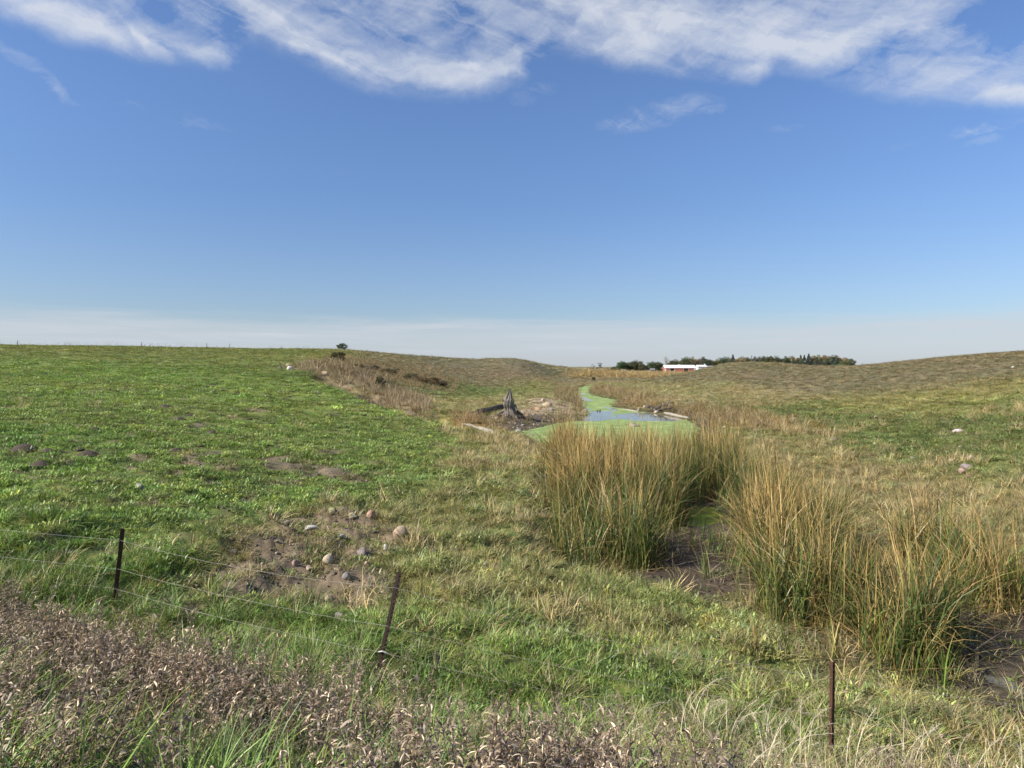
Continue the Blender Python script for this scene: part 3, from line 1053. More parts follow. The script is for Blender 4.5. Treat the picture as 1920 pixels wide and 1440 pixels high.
def gn_scatter(name, protos, pos, rot, scl, var, tint, tint2, dry, label, category, kind='stuff'):
    n = len(pos)
    me = bpy.data.meshes.new(name)
    me.vertices.add(n)
    me.vertices.foreach_set('co', np.ascontiguousarray(pos, dtype=np.float32).ravel())
    attr(me, 'rot', 'FLOAT_VECTOR', 'POINT', rot)
    attr(me, 'scl', 'FLOAT_VECTOR', 'POINT', scl)
    attr(me, 'var', 'INT', 'POINT', var)
    one = np.ones((n, 1))
    attr(me, 'tint', 'FLOAT_COLOR', 'POINT', np.concatenate([tint, one], 1))
    attr(me, 'tint2', 'FLOAT_COLOR', 'POINT', np.concatenate([tint2, one], 1))
    attr(me, 'dry', 'FLOAT', 'POINT', dry)
    o = obj(name, me, None, kind=kind, label=label, category=category)
    g = bpy.data.node_groups.new(name, 'GeometryNodeTree')
    g.interface.new_socket('Geometry', in_out='INPUT', socket_type='NodeSocketGeometry')
    g.interface.new_socket('Geometry', in_out='OUTPUT', socket_type='NodeSocketGeometry')
    gi, go = g.nodes.new('NodeGroupInput'), g.nodes.new('NodeGroupOutput')

    def named(nm, ty):
        nd = g.nodes.new('GeometryNodeInputNamedAttribute')
        nd.data_type = ty
        nd.inputs[0].default_value = nm
        return next(s for s in nd.outputs if s.enabled and s.name == 'Attribute')
    rotn, scln, varn = named('rot', 'FLOAT_VECTOR'), named('scl', 'FLOAT_VECTOR'), named('var', 'INT')
    e2r = g.nodes.new('FunctionNodeEulerToRotation')
    g.links.new(rotn, e2r.inputs[0])
    join = g.nodes.new('GeometryNodeJoinGeometry')
    for k, p in enumerate(protos):
        cmp_ = g.nodes.new('FunctionNodeCompare')
        cmp_.data_type = 'INT'
        cmp_.operation = 'EQUAL'
        ins = [s for s in cmp_.inputs if s.type == 'INT']
        g.links.new(varn, ins[0])
        ins[1].default_value = k
        oi = g.nodes.new('GeometryNodeObjectInfo')
        oi.inputs['Object'].default_value = p
        oi.inputs['As Instance'].default_value = True
        iop = g.nodes.new('GeometryNodeInstanceOnPoints')
        g.links.new(gi.outputs[0], iop.inputs['Points'])
        g.links.new(cmp_.outputs[0], iop.inputs['Selection'])
        g.links.new(oi.outputs['Geometry'], iop.inputs['Instance'])
        g.links.new(e2r.outputs[0], iop.inputs['Rotation'])
        g.links.new(scln, iop.inputs['Scale'])
        g.links.new(iop.outputs[0], join.inputs[0])
    g.links.new(join.outputs[0], go.inputs[0])
    md = o.modifiers.new('scatter', 'NODES')
    md.node_group = g
    return o


def sample(d0, d1, dens, a0=-1.04, a1=1.0):
    area = (a1 - a0) * (d1 * d1 - d0 * d0) / 2
    n = int(area * dens)
    y = np.sqrt(rng.uniform(d0 * d0, d1 * d1, n))
    x = y * rng.uniform(a0, a1, n)
    return x, y


STRAWC = np.array((0.33, 0.255, 0.135))


class Layer:
    def __init__(self):
        self.P, self.Rt, self.S, self.V, self.T, self.T2, self.D = [], [], [], [], [], [], []
        self.n = 0

    def add(self, x, y, z, size, hs, nv, tint, tint2, dry, tilt=0.15, v0=0, yaw=None):
        n = len(x)
        self.n += n
        self.P.append(np.stack([x, y, z], 1))
        self.Rt.append(np.stack([rng.normal(0, tilt, n), rng.normal(0, tilt, n), rng.uniform(0, 6.283, n) if yaw is None else rng.normal(yaw, .5, n)], 1))
        self.S.append(np.stack([size, size, size * hs], 1))
        self.V.append(v0 + rng.integers(0, nv, n))
        self.T.append(np.clip(tint, .004, .8))
        self.T2.append(np.clip(np.broadcast_to(tint2, (n, 3)) * rng.uniform(.75, 1.2, (n, 1)), .004, .8))
        self.D.append(np.broadcast_to(dry, (n,)))

    def build(self, name, protos, label, category):
        c = np.concatenate
        return gn_scatter(name, protos, c(self.P), c(self.Rt), c(self.S), c(self.V), c(self.T), c(self.T2), c(self.D), label, category)


def tone(col, n, v=0.22, hue=0.10):
    """growth differs from plant to plant"""
    k = np.exp(rng.normal(0, v, n))[:, None]
    h = rng.normal(0, hue, n)
    return col * k * np.stack([1 + h, np.ones(n), 1 - 0.5 * h], 1)


def zone_mix(w, **kw):
    return sum(w[k] * v for k, v in kw.items())


# --- short grazed turf on the left-hand slope, and low growth everywhere
forbs = [forb_proto('turf_clump', 100 + i, 46, .24, .05, .11) for i in range(4)]
turf = [grass_proto('grass_clump', 120 + i, 60, .24, .06, .18, .009, .6, .8) for i in range(3)]
L = Layer()
for d0, d1, dens, k in ((3, 22, 34, 1.0), (22, 45, 13.0, 1.3), (45, 90, 4.2, 1.9), (90, 190, 1.3, 2.9)):
    x, y = sample(d0, d1, dens)
    w = zones(x, y)
    p = zone_mix(w, pasture=1, pastop=.9, lush=.8, rgreen=.8, hillg=.7, rough=.35, dirt=.09, gravel=.06, weed=.5, mud=.035, straw=.2)
    p = p * (0.30 + 1.05 * sstep(fbm(x * .8, y * .8, 81, 3), .36, .56))
    ok = rng.random(len(x)) < p
    x, y = x[ok], y[ok]
    w = {q: v[ok] for q, v in w.items()}
    al = albedo(w, x, y)
    g = zone_mix(w, mud=1, dirt=1, gravel=1)[:, None]
    al = al * (1 - g) + np.array((.085, .115, .028)) * g
    n = len(x)
    size = k * rng.uniform(.65, 1.3, n)
    hs = (0.55 + 0.75 * fbm(x * .45, y * .45, 83, 3)) / k ** .55
    isg = rng.random(n) < (0.14 + 0.6 * w['lush'] + .4 * w['pastop'] + .3 * w['rgreen'])
    z = ground_z(x, y)
    for flag, v0, nv in ((~isg, 0, 4), (isg, 4, 3)):
        q = flag
        L.add(x[q], y[q], z[q], size[q], hs[q], nv, tone(al[q] * (1 - .34 * (w['rough'] + w['lush'])[q])[:, None] * (.78 + .85 * fbm(x[q] * .55, y[q] * .55, 133, 3)[:, None] + .55 * fbm(x[q] * .14, y[q] * .14, 135, 3)[:, None]) * (1 + .28 * sstep(y[q], 26, 13))[:, None], q.sum(), .25, .09), STRAWC * .7, (.03 + .2 * w['pastop'] + .1 * w['rgreen'] + .35 * w['dirt'])[q], v0=v0)
L.build('pasture_turf', forbs + turf, 'short green grass and clover grazed across the pasture slope', 'grass')
N_TURF = L.n

# --- longer tufted grass of the valley floor, the far hills and the fence line
tuft = [grass_proto('grass_tuft', 140 + i, 46, .16, .20, .44, .011, .48, 1.1, 3) for i in range(4)]
lank = [grass_proto('lank_grass', 150 + i, 40, .19, .28, .58, .012, .62, 1.5, 4) for i in range(3)]
L = Layer()
for d0, d1, dens, k, kh in ((3, 20, 26, .9, 1.0), (20, 42, 10, 1.3, .9), (42, 85, 4.6, 1.8, .75), (85, 200, 3.4, 1.9, .62), (200, 330, .7, 3.2, .6)):
    x, y = sample(d0, d1, dens)
    w = zones(x, y)
    p = zone_mix(w, rough=1, rtuft=1, straw=1, brownb=1, hill=.85, hillg=.4, brush=1, brown2=1, rust=.8, marsh=1, lush=.85, rgreen=.35, pastop=.35, pasture=.03, weed=.35, dirt=.10,
                 gravel=.08, far=.6, mud=.05, cattail=.12)
    p = p * (0.35 + 1.0 * sstep(fbm(x * .75, y * .75, 85, 3), .34, .56))
    ok = (rng.random(len(x)) < p)
    x, y = x[ok], y[ok]
    w = {q: v[ok] for q, v in w.items()}
    al = albedo(w, x, y)
    g = zone_mix(w, mud=1, dirt=1, gravel=1, cattail=1)[:, None]
    al = al * (1 - g) + np.array((.12, .125, .04)) * g
    n = len(x)
    nz = fbm(x * .4, y * .4, 87, 3)
    hgt = zone_mix(w, rough=.62, rtuft=.75, straw=.8, brownb=1.4, hill=.55, hillg=.45, brush=1.7, brown2=1.6, rust=1.1, marsh=1.3, lush=.50, rgreen=.45, pastop=.45, pasture=.4, weed=.8, dirt=.55,
                   gravel=.6, far=.8, mud=.6, cattail=.8)
    size = k * rng.uniform(.6, 1.25, n)
    hs = kh * hgt * (.45 + 1.0 * nz) / k ** .75
    dry = np.clip(zone_mix(w, rough=.36, rtuft=.5, straw=.5, brownb=.35, hill=.35, hillg=.12, brush=.5, brown2=.35, rust=.2, marsh=.2, lush=.12, rgreen=.25, pastop=.4, pasture=.1, weed=.3, dirt=.75,
                           gravel=.5, far=.2, mud=.4, cattail=.5) + (fbm(x * .3, y * .3, 89, 3) - .5) * .9, .02, .92)
    t2 = STRAWC * np.where(rng.random(n) < .15, .65, 1.15)[:, None]
    z = ground_z(x, y)
    lg = rng.random(n) < .42
    for q, v0, nv in ((~lg, 0, 4), (lg, 4, 3)):
        L.add(x[q], y[q], z[q], size[q], hs[q], nv, tone(al[q] * 1.42, q.sum(), .25, .14), t2[q], dry[q], v0=v0, tilt=.2)
# dead standing tufts
x, y = sample(6.5, 48, 2.6)
w = zones(x, y)
p = zone_mix(w, rough=.9, rtuft=1.0, lush=.35, straw=.5, brownb=.5, pasture=.012, rgreen=.12) * sstep(fbm(x * .5, y * .5, 121, 3), .42, .6)
ok = rng.random(len(x)) < p
x, y = x[ok], y[ok]
n = len(x)
L.add(x, y, ground_z(x, y), rng.uniform(.6, 1.15, n) * (1 + y / 60), rng.uniform(.8, 1.25, n), 7, tone(np.array((.34, .27, .13)), n, .2, .08), STRAWC * 1.35, np.full(n, .75), tilt=.3)
L.build('meadow_grass', tuft + lank, 'rank yellow-green grass tufts across the valley floor and hills', 'grass')
N_MEADOW = L.n

# --- withered weeds on the road bank
weeds = [weed_proto('withered_weed', 160 + i, .58, 34, .062, 2.5) for i in range(5)]
weeds += [weed_proto('withered_weed', 170 + i, .68, 22, .070, 2.4, 2) for i in range(2)]
L = Layer()
x, y = sample(2.6, 11.5, 62, -1.0, 1.0)
s_ = bank_s(x, y)
edge = np.interp(x, [-9, -6.5, -4, -2.5, -1.05, -.2, .3, .7, 1.2], [6.8, 6.6, 6.2, 5.7, 5.05, 4.7, 4.3, 3.6, 2.4])
nz = fbm(x * .7, y * .7, 91, 3)
p = sstep(s_ + (nz - .5) * 1.5, edge + .25, edge - .25)
lowleft = sstep(s_, 4.9, 3.9) * sstep(x, 0.6, -1.0)           # greener strip next to the road
p = p * (1 - .82 * lowleft) * sstep(x, 1.3, .5) + .05 * (s_ < 6.5)
p = p * (.35 + .9 * sstep(nz, .3, .5))
ok = rng.random(len(x)) < p * 1.0
x, y, nz = x[ok], y[ok], nz[ok]
n = len(x)
bc = np.array((.225, .165, .118)) * (1 - .25 * (fbm(x * 1.1, y * 1.1, 93, 2) > .55))[:, None]
L.add(x, y, ground_z(x, y), rng.uniform(.75, 1.2, n), .7 + .6 * nz, 7, tone(bc, n, .2, .05), np.array((.62, .49, .36)), .26, tilt=.22)
L.build('withered_weeds', weeds, 'brown withered weeds with curled dead leaves along the road bank', 'weeds')
N_WEED = L.n

# --- fresh long grass growing through the weeds and along the fence
long_ = [grass_proto('long_grass', 180 + i, 20, .12, .35, .75, .0105, .28, 1.0, 5) for i in range(4)]
L = Layer()
x, y = sample(2.6, 11.5, 34, -1.0, 1.0)
s_ = bank_s(x, y)
nz = fbm(x * .8, y * .8, 95, 3)
p = .10 + .62 * sstep(s_, 5.0, 3.8) * sstep(x, .8, -.6) + .8 * sstep(x, .4, 1.8) * sstep(s_, 8.6, 7.4) + .5 * sstep(s_, 5.9, 6.5) * sstep(s_, 9.2, 7.6)
p = p * (.3 + sstep(nz, .33, .55))
ok = rng.random(len(x)) < p
x, y = x[ok], y[ok]
n = len(x)
rs = sstep(x, .2, 2.2)
gc = np.array((.120, .185, .040)) * (1 - rs[:, None]) + np.array((.170, .190, .065)) * rs[:, None]
L.add(x, y, ground_z(x, y), rng.uniform(.7, 1.15, n), (.42 + .5 * nz[ok]) * (1 - .3 * rs), 4, tone(gc * 1.2, n, .22, .12), np.array((.36, .29, .17)), .15 + .35 * rs + .3 * (fbm(x, y, 97, 2) > .55), tilt=.18)
L.build('bank_grass', long_, 'long fresh grass blades mixed into the road bank weeds', 'grass')
N_BANK = L.n

# --- pale plumed grass at the lower right
plume = [plume_proto('plume_grass', 190 + i) for i in range(4)]
L = Layer()
x, y = sample(4.5, 10, 9, -.2, .95)
s_ = bank_s(x, y)
p = sstep(x, .3, 1.6) * sstep(s_, 8.6, 7.0) * (fbm(x * .8, y * .8, 99, 2) > .42)
ok = rng.random(len(x)) < p * .55
x, y = x[ok], y[ok]
n = len(x)
L.add(x, y, ground_z(x, y), rng.uniform(.65, 1.05, n), np.full(n, .85), 4, tone(np.array((.125, .15, .05)), n, .2, .1), np.array((.52, .45, .33)), .3, tilt=.1, yaw=.3)
L.build('plume_grass', plume, 'tall grass with pale feathery seed plumes beside the rusty post', 'grass')

# --- cattail bed
cat = [cattail_proto('cattail_clump', 200 + i, 2.72) for i in range(6)]
cats = [cattail_proto('cattail_clump', 210 + i, 1.35, 6, .10, .1, 1) for i in range(3)]
L = Layer()
x, y = sample(9.5, 36, 34, -.05, .85)
sd = np.maximum(sdist(x, y, CATTAIL[0]), sdist(x, y, CATTAIL[1])) + (fbm(x * .9, y * .9, 101, 3) - .5) * 2.2
nz = fbm(x * .55, y * .55, 103, 3)
p = sstep(sd, -.15, .25) * (.16 + .95 * sstep(nz, .34, .56))
ok = rng.random(len(x)) < p * .85
x, y, sd, nz = x[ok], y[ok], sd[ok], nz[ok]
n = len(x)
ochre = np.clip(.10 + (fbm(x * .33 + 4, y * .33, 105, 3) - .5) * 2.6 + .30 * sstep(y, 16, 26) - .25 * sstep(y, 14.5, 12) + .5 * (sdist(x, y, CATTAIL[1]) > -1.0), 0, 1)
green = np.array((.080, .112, .030))
och = np.array((.290, .180, .050))
c = green * (1 - ochre[:, None]) + (green * .45 + och * .55) * ochre[:, None]
hs = (.66 + .54 * nz) * rng.uniform(.76, 1.06, n) * (.90 + .14 * sstep(y, 15, 26)) * (.90 + .1 * sstep(sd, 0, .8)) * (1.0 + .04 * sstep(y, 20, 30))
L.add(x, y, ground_z(x, y), rng.uniform(.9, 1.12, n), hs, 6, tone(c, n, .36, .18), np.array((.360, .245, .100)), .03 + .42 * ochre, tilt=.06)
# younger, shorter shoots along the margins
x, y = sample(9.5, 30, 16, -.05, .85)
sd = np.maximum(sdist(x, y, CATTAIL[0]), sdist(x, y, CATTAIL[1])) + (fbm(x * 1.1, y * 1.1, 107, 3) - .5) * 1.6
ok = (rng.random(len(x)) < .30 * sstep(sd, -.75, -.1) * sstep(sd, .5, .1))
x, y = x[ok], y[ok]
n = len(x)
L.add(x, y, ground_z(x, y), rng.uniform(.7, 1.0, n), np.full(n, 1.0), 3, tone(np.array((.10, .145, .035)), n, .15, .1), np.array((.37, .26, .13)), .18, tilt=.07, v0=6)
L.build('cattail_bed', cat + cats, 'dense stand of cattails turning from green to ochre in the creek bed', 'cattails')
N_CAT = L.n

# --- dead leaves and sprigs lying about on the mud
litter = []
for i in range(4):
    rg_ = np.random.default_rng(240 + i)
    st = Strips()
    for k in range(7):
        st.blade(rg_, (rg_.normal(0, .25), rg_.normal(0, .25), .015 + .02 * rg_.random()), rg_.uniform(0, 6.3), rg_.uniform(1.42, 1.56), rg_.uniform(.2, .9), rg_.uniform(.010, .018), rg_.uniform(-.05, .06), 3, twist=1.5)
    litter.append(st.build('litter'))
L = Layer()
x, y = sample(9.5, 26, 9, -.05, .9)
w = zones(x, y)
cd_ = np.maximum(sdist(x, y, CATTAIL[0]), sdist(x, y, CATTAIL[1]))
ok = rng.random(len(x)) < np.clip(w['mud'] * .30 + .9 * sstep(cd_, -1.2, -.1) * (cd_ < .5), 0, 1)
x, y = x[ok], y[ok]
n = len(x)
L.add(x, y, ground_z(x, y) + .01, rng.uniform(.6, 1.2, n), np.full(n, 1.0), 4, tone(np.array((.30, .22, .13)), n, .25, .08), np.array((.42, .35, .25)), .4, tilt=.08)
L.build('reed_litter', litter, 'dead straw-coloured reed leaves scattered on the dark mud', 'litter')

# --- reddish sedge along the far banks, grey brush in the gully, orange marsh
L = Layer()
for d0, d1, dens, k in ((30, 70, 2.6, 1.0), (70, 150, 1.5, 1.5)):
    x, y = sample(d0, d1, dens, -.4, .6)
    w = zones(x, y)
    sp = sdist(x, y, POND)
    p = zone_mix(w, brownb=.7, rust=.7, brush=1.1, brown2=1.1) + .55 * sstep(sp, -4.5, -2.0) * sstep(sp, .1, -.6) * (y > 52) * (1 - w['gravel']) * (1 - w['rough'] * .5)
    ok = rng.random(len(x)) < p * (.3 + sstep(fbm(x * .3, y * .3, 109, 3), .38, .55))
    x, y, sp = x[ok], y[ok], sp[ok]
    w = {q: v[ok] for q, v in w.items()}
    n = len(x)
    c = np.where((w['brown2'] > .4)[:, None], np.array((.105, .085, .045)), np.where((w['brush'] > .4)[:, None], np.where((rng.random(n) < .45)[:, None], np.array((.205, .155, .11)), np.array((.105, .085, .062))), np.where((rng.random(n) < .5)[:, None], np.array((.20, .115, .045)), np.array((.13, .115, .045)))))
    hs = np.where(w['brush'] > .4, .55, np.where((sp > -5) & (x < 9) & (y > 66), .72, .42)) * rng.uniform(.6, 1.15, n)
    L.add(x, y, ground_z(x, y), k * rng.uniform(.9, 1.3, n), hs / k, 6, tone(c, n, .22, .1), np.array((.33, .24, .14)), .35, tilt=.12)
x, y = sample(225, 470, .14, .05, .30)
w = zones(x, y)
ok = rng.random(len(x)) < w['marsh']
x, y = x[ok], y[ok]
n = len(x)
L.add(x, y, ground_z(x, y), rng.uniform(5, 8, n), np.full(n, .14), 6, tone(np.array((.29, .205, .09)), n, .18, .08), np.array((.38, .28, .14)), .3, tilt=.05)
L.build('bank_sedge', cat, 'russet sedge and dead brush fringing the creek and gully', 'sedge')

# --- dead stalks standing on the skyline of the left-hand ridge
L = Layer()
tall = [weed_proto('stalk', 220 + i, .8, 7, .09, 1.2, 2, .2) for i in range(3)]
x, y = sample(118, 175, .35, -.86, -.2)
ok = rng.random(len(x)) < .5 * (fbm(x * .08, y * .08, 111, 2) > .42)
x, y = x[ok], y[ok]
n = len(x)
L.add(x, y, ground_z(x, y), rng.uniform(.8, 2.4, n), np.full(n, .75), 3, tone(np.array((.12, .10, .07)), n), np.array((.2, .16, .1)), .4, tilt=.06)
L.build('ridge_stalks', tall, 'thin dry weed stalks along the crest of the left ridge', 'weeds')
print('SCATTER', N_TURF, N_MEADOW, N_WEED, N_BANK, N_CAT)
# ------------------------------------------------------------------ single things
GR = {}                                # ground heights asked for once


def gz(x, y):
    return float(ground_z(np.array([x]), np.array([y]))[0])


def mat_simple(name, color, rough=0.85, var=0.25, scale=6.0, bump=0.0, stretch=(1, 1, 1), col2=None, spec=0.25, objcol=False, metal=0.0):
    """procedural surface: base colour, blotches, grain and fine relief"""
    m, t, out = material(name)
    tcn = t.node('ShaderNodeTexCoord').outputs['Object']
    v = t.mapping(tcn, stretch)
    if objcol:
        color = t.node('ShaderNodeObjectInfo').outputs['Color']
    n1 = t.noise(v, scale, 8, 0.65)
    n2 = t.noise(v, scale * 5.3, 5, 0.65)
    k = t.math('ADD', t.math('MULTIPLY', t.math('SUBTRACT', n1, 0.5), 2.2 * var), t.math('MULTIPLY', t.math('SUBTRACT', n2, 0.5), 1.6 * var))
    k = t.math('MAXIMUM', t.math('ADD', 1.0, k), 0.25)
    c = t.mix(1.0, color, t.xyz(k, k, k), 'MULTIPLY')
    if col2 is not None:
        c = t.mix(t.ramp(t.noise(v, scale * 1.7, 6, 0.7), 0.52, 0.66), c, col2)
    nrm = None
    if bump:
        b = t.node('ShaderNodeBump')
        b.inputs['Strength'].default_value = 0.8
        b.inputs['Distance'].default_value = bump
        t.l.new(t.noise(v, scale * 2.5, 8, 0.7), b.inputs['Height'])
        nrm = b.outputs[0]
    p = principled(t, out, c, rough, spec, nrm)
    p.inputs['Metallic'].default_value = metal
    return m


M_ROCK = mat_simple('field_stone', None, 0.9, 0.22, 3.2, 0.03, objcol=True, col2=(0.30, 0.28, 0.23))
M_SOIL = mat_simple('dark_soil', (0.075, 0.058, 0.042), 0.95, 0.4, 4.0, 0.03)
M_RUST = mat_simple('rusty_steel', (0.085, 0.040, 0.026), 0.8, 0.4, 14.0, 0.002, (1, 1, .35), col2=(0.040, 0.028, 0.024))
M_DARKSTEEL = mat_simple('dark_steel', (0.030, 0.020, 0.018), 0.7, 0.4, 14.0, 0.002, (1, 1, .35), col2=(0.085, 0.045, 0.03))
M_WIRE = mat_simple('galvanised_wire', (0.25, 0.23, 0.20), 0.5, 0.3, 8, spec=0.4)
M_CLIP = mat_simple('pale_insulator', (0.62, 0.60, 0.54), 0.6, 0.1, 20)
M_DEADWOOD = mat_simple('grey_deadwood', (0.185, 0.162, 0.138), 0.95, 0.5, 5.0, 0.05, (1, 1, .18), col2=(0.11, 0.09, 0.075))
M_BARK = mat_simple('dark_bark', (0.085, 0.062, 0.048), 0.95, 0.5, 5.0, 0.05, (1, 1, .25), col2=(0.17, 0.14, 0.11))
M_DRIFT = mat_simple('bleached_wood', (0.31, 0.28, 0.225), 0.9, 0.3, 6.0, 0.02, (1, 1, .2), col2=(0.26, 0.22, 0.17))
M_TRUNK = mat_simple('tree_bark', (0.11, 0.085, 0.065), 0.95, 0.3, 3.0)
M_PALEBARK = mat_simple('pale_bark', (0.30, 0.27, 0.23), 0.95, 0.3, 3.0)


def leaf_material():
    m, t, out = material('leaves')
    oc = t.node('ShaderNodeObjectInfo').outputs['Color']
    r1 = t.node('ShaderNodeAttribute', attribute_name='rnd').outputs['Fac']
    k = t.ramp(r1, 0, 1, 0.55, 1.45, False)
    c = t.mix(1.0, oc, t.xyz(k, k, k), 'MULTIPLY')
    d = t.node('ShaderNodeBsdfDiffuse')
    tr = t.node('ShaderNodeBsdfTranslucent')
    t.l.new(c, d.inputs[0])
    t.l.new(c, tr.inputs[0])
    mx = t.node('ShaderNodeMixShader')
    mx.inputs[0].default_value = 0.22
    t.l.new(d.outputs[0], mx.inputs[1])
    t.l.new(tr.outputs[0], mx.inputs[2])
    t.l.new(mx.outputs[0], out.inputs[0])
    return m


M_LEAF = leaf_material()


def empty(name, loc, label, category, group=None, rz=0.0):
    return obj(name, None, None, loc=loc, rot=(0, 0, rz), label=label, category=category, group=group)


def bm_mesh(name, bm, smooth=False):
    me = bpy.data.meshes.new(name)
    bm.normal_update()
    bm.to_mesh(me)
    bm.free()
    if smooth:
        me.polygons.foreach_set('use_smooth', np.ones(len(me.polygons), bool))
    return me


def box(bm, x0, x1, y0, y1, z0, z1):
    v = [bm.verts.new(p) for p in ((x0, y0, z0), (x1, y0, z0), (x1, y1, z0), (x0, y1, z0), (x0, y0, z1), (x1, y0, z1), (x1, y1, z1), (x0, y1, z1))]
    for f in ((0, 3, 2, 1), (4, 5, 6, 7), (0, 1, 5, 4), (1, 2, 6, 5), (2, 3, 7, 6), (3, 0, 4, 7)):
        bm.faces.new([v[i] for i in f])


def tube(bm, pts, rads, seg=8, rough=0.0, rg=None, flat=1.0):
    """tapered tube with optional uneven surface, closed at both ends"""
    pts = [Vector(p) for p in pts]
    rings = []
    for i, p in enumerate(pts):
        d = (pts[min(i + 1, len(pts) - 1)] - pts[max(i - 1, 0)]).normalized()
        a = d.orthogonal().normalized() if abs(d.z) > .98 else d.cross(Vector((0, 0, 1))).normalized()
        b = d.cross(a).normalized()
        ring = []
        for k in range(seg):
            th = 2 * math.pi * k / seg
            r = rads[i] * (1 + (rg.uniform(-rough, rough) if rg is not None else 0))
            ring.append(bm.verts.new(p + a * (math.cos(th) * r) + b * (math.sin(th) * r * flat)))
        rings.append(ring)
    for r0, r1 in zip(rings[:-1], rings[1:]):
        for k in range(seg):
            bm.faces.new((r0[k], r0[(k + 1) % seg], r1[(k + 1) % seg], r1[k]))
    bm.faces.new(list(reversed(rings[0])))
    bm.faces.new(rings[-1])


# ---- field stones
def rock_mesh(seed, sub=3, angular=0.0):
    rg = np.random.default_rng(seed)
    bm = bmesh.new()
    bmesh.ops.create_icosphere(bm, subdivisions=sub, radius=0.5)
    planes = []
    for i in range(7):
        nrm = Vector(rg.normal(0, 1, 3)).normalized()
        planes.append((nrm, rg.uniform(.26, .44)))
    for v in bm.verts:
        p = v.co.copy()
        for nrm, dd in planes:
            e = p.dot(nrm) - dd
            if e > 0:
                p -= nrm * e * (.55 + .4 * angular)
        q = np.array(p) * 3.1 + seed * 7.7
        nz = float(fbm(np.array([q[0] + q[2] * .7]), np.array([q[1] - q[2] * .6]), seed, 3)[0]) - .5
        v.co = p * (1 + nz * .42)
    return bm_mesh('stone', bm, True)


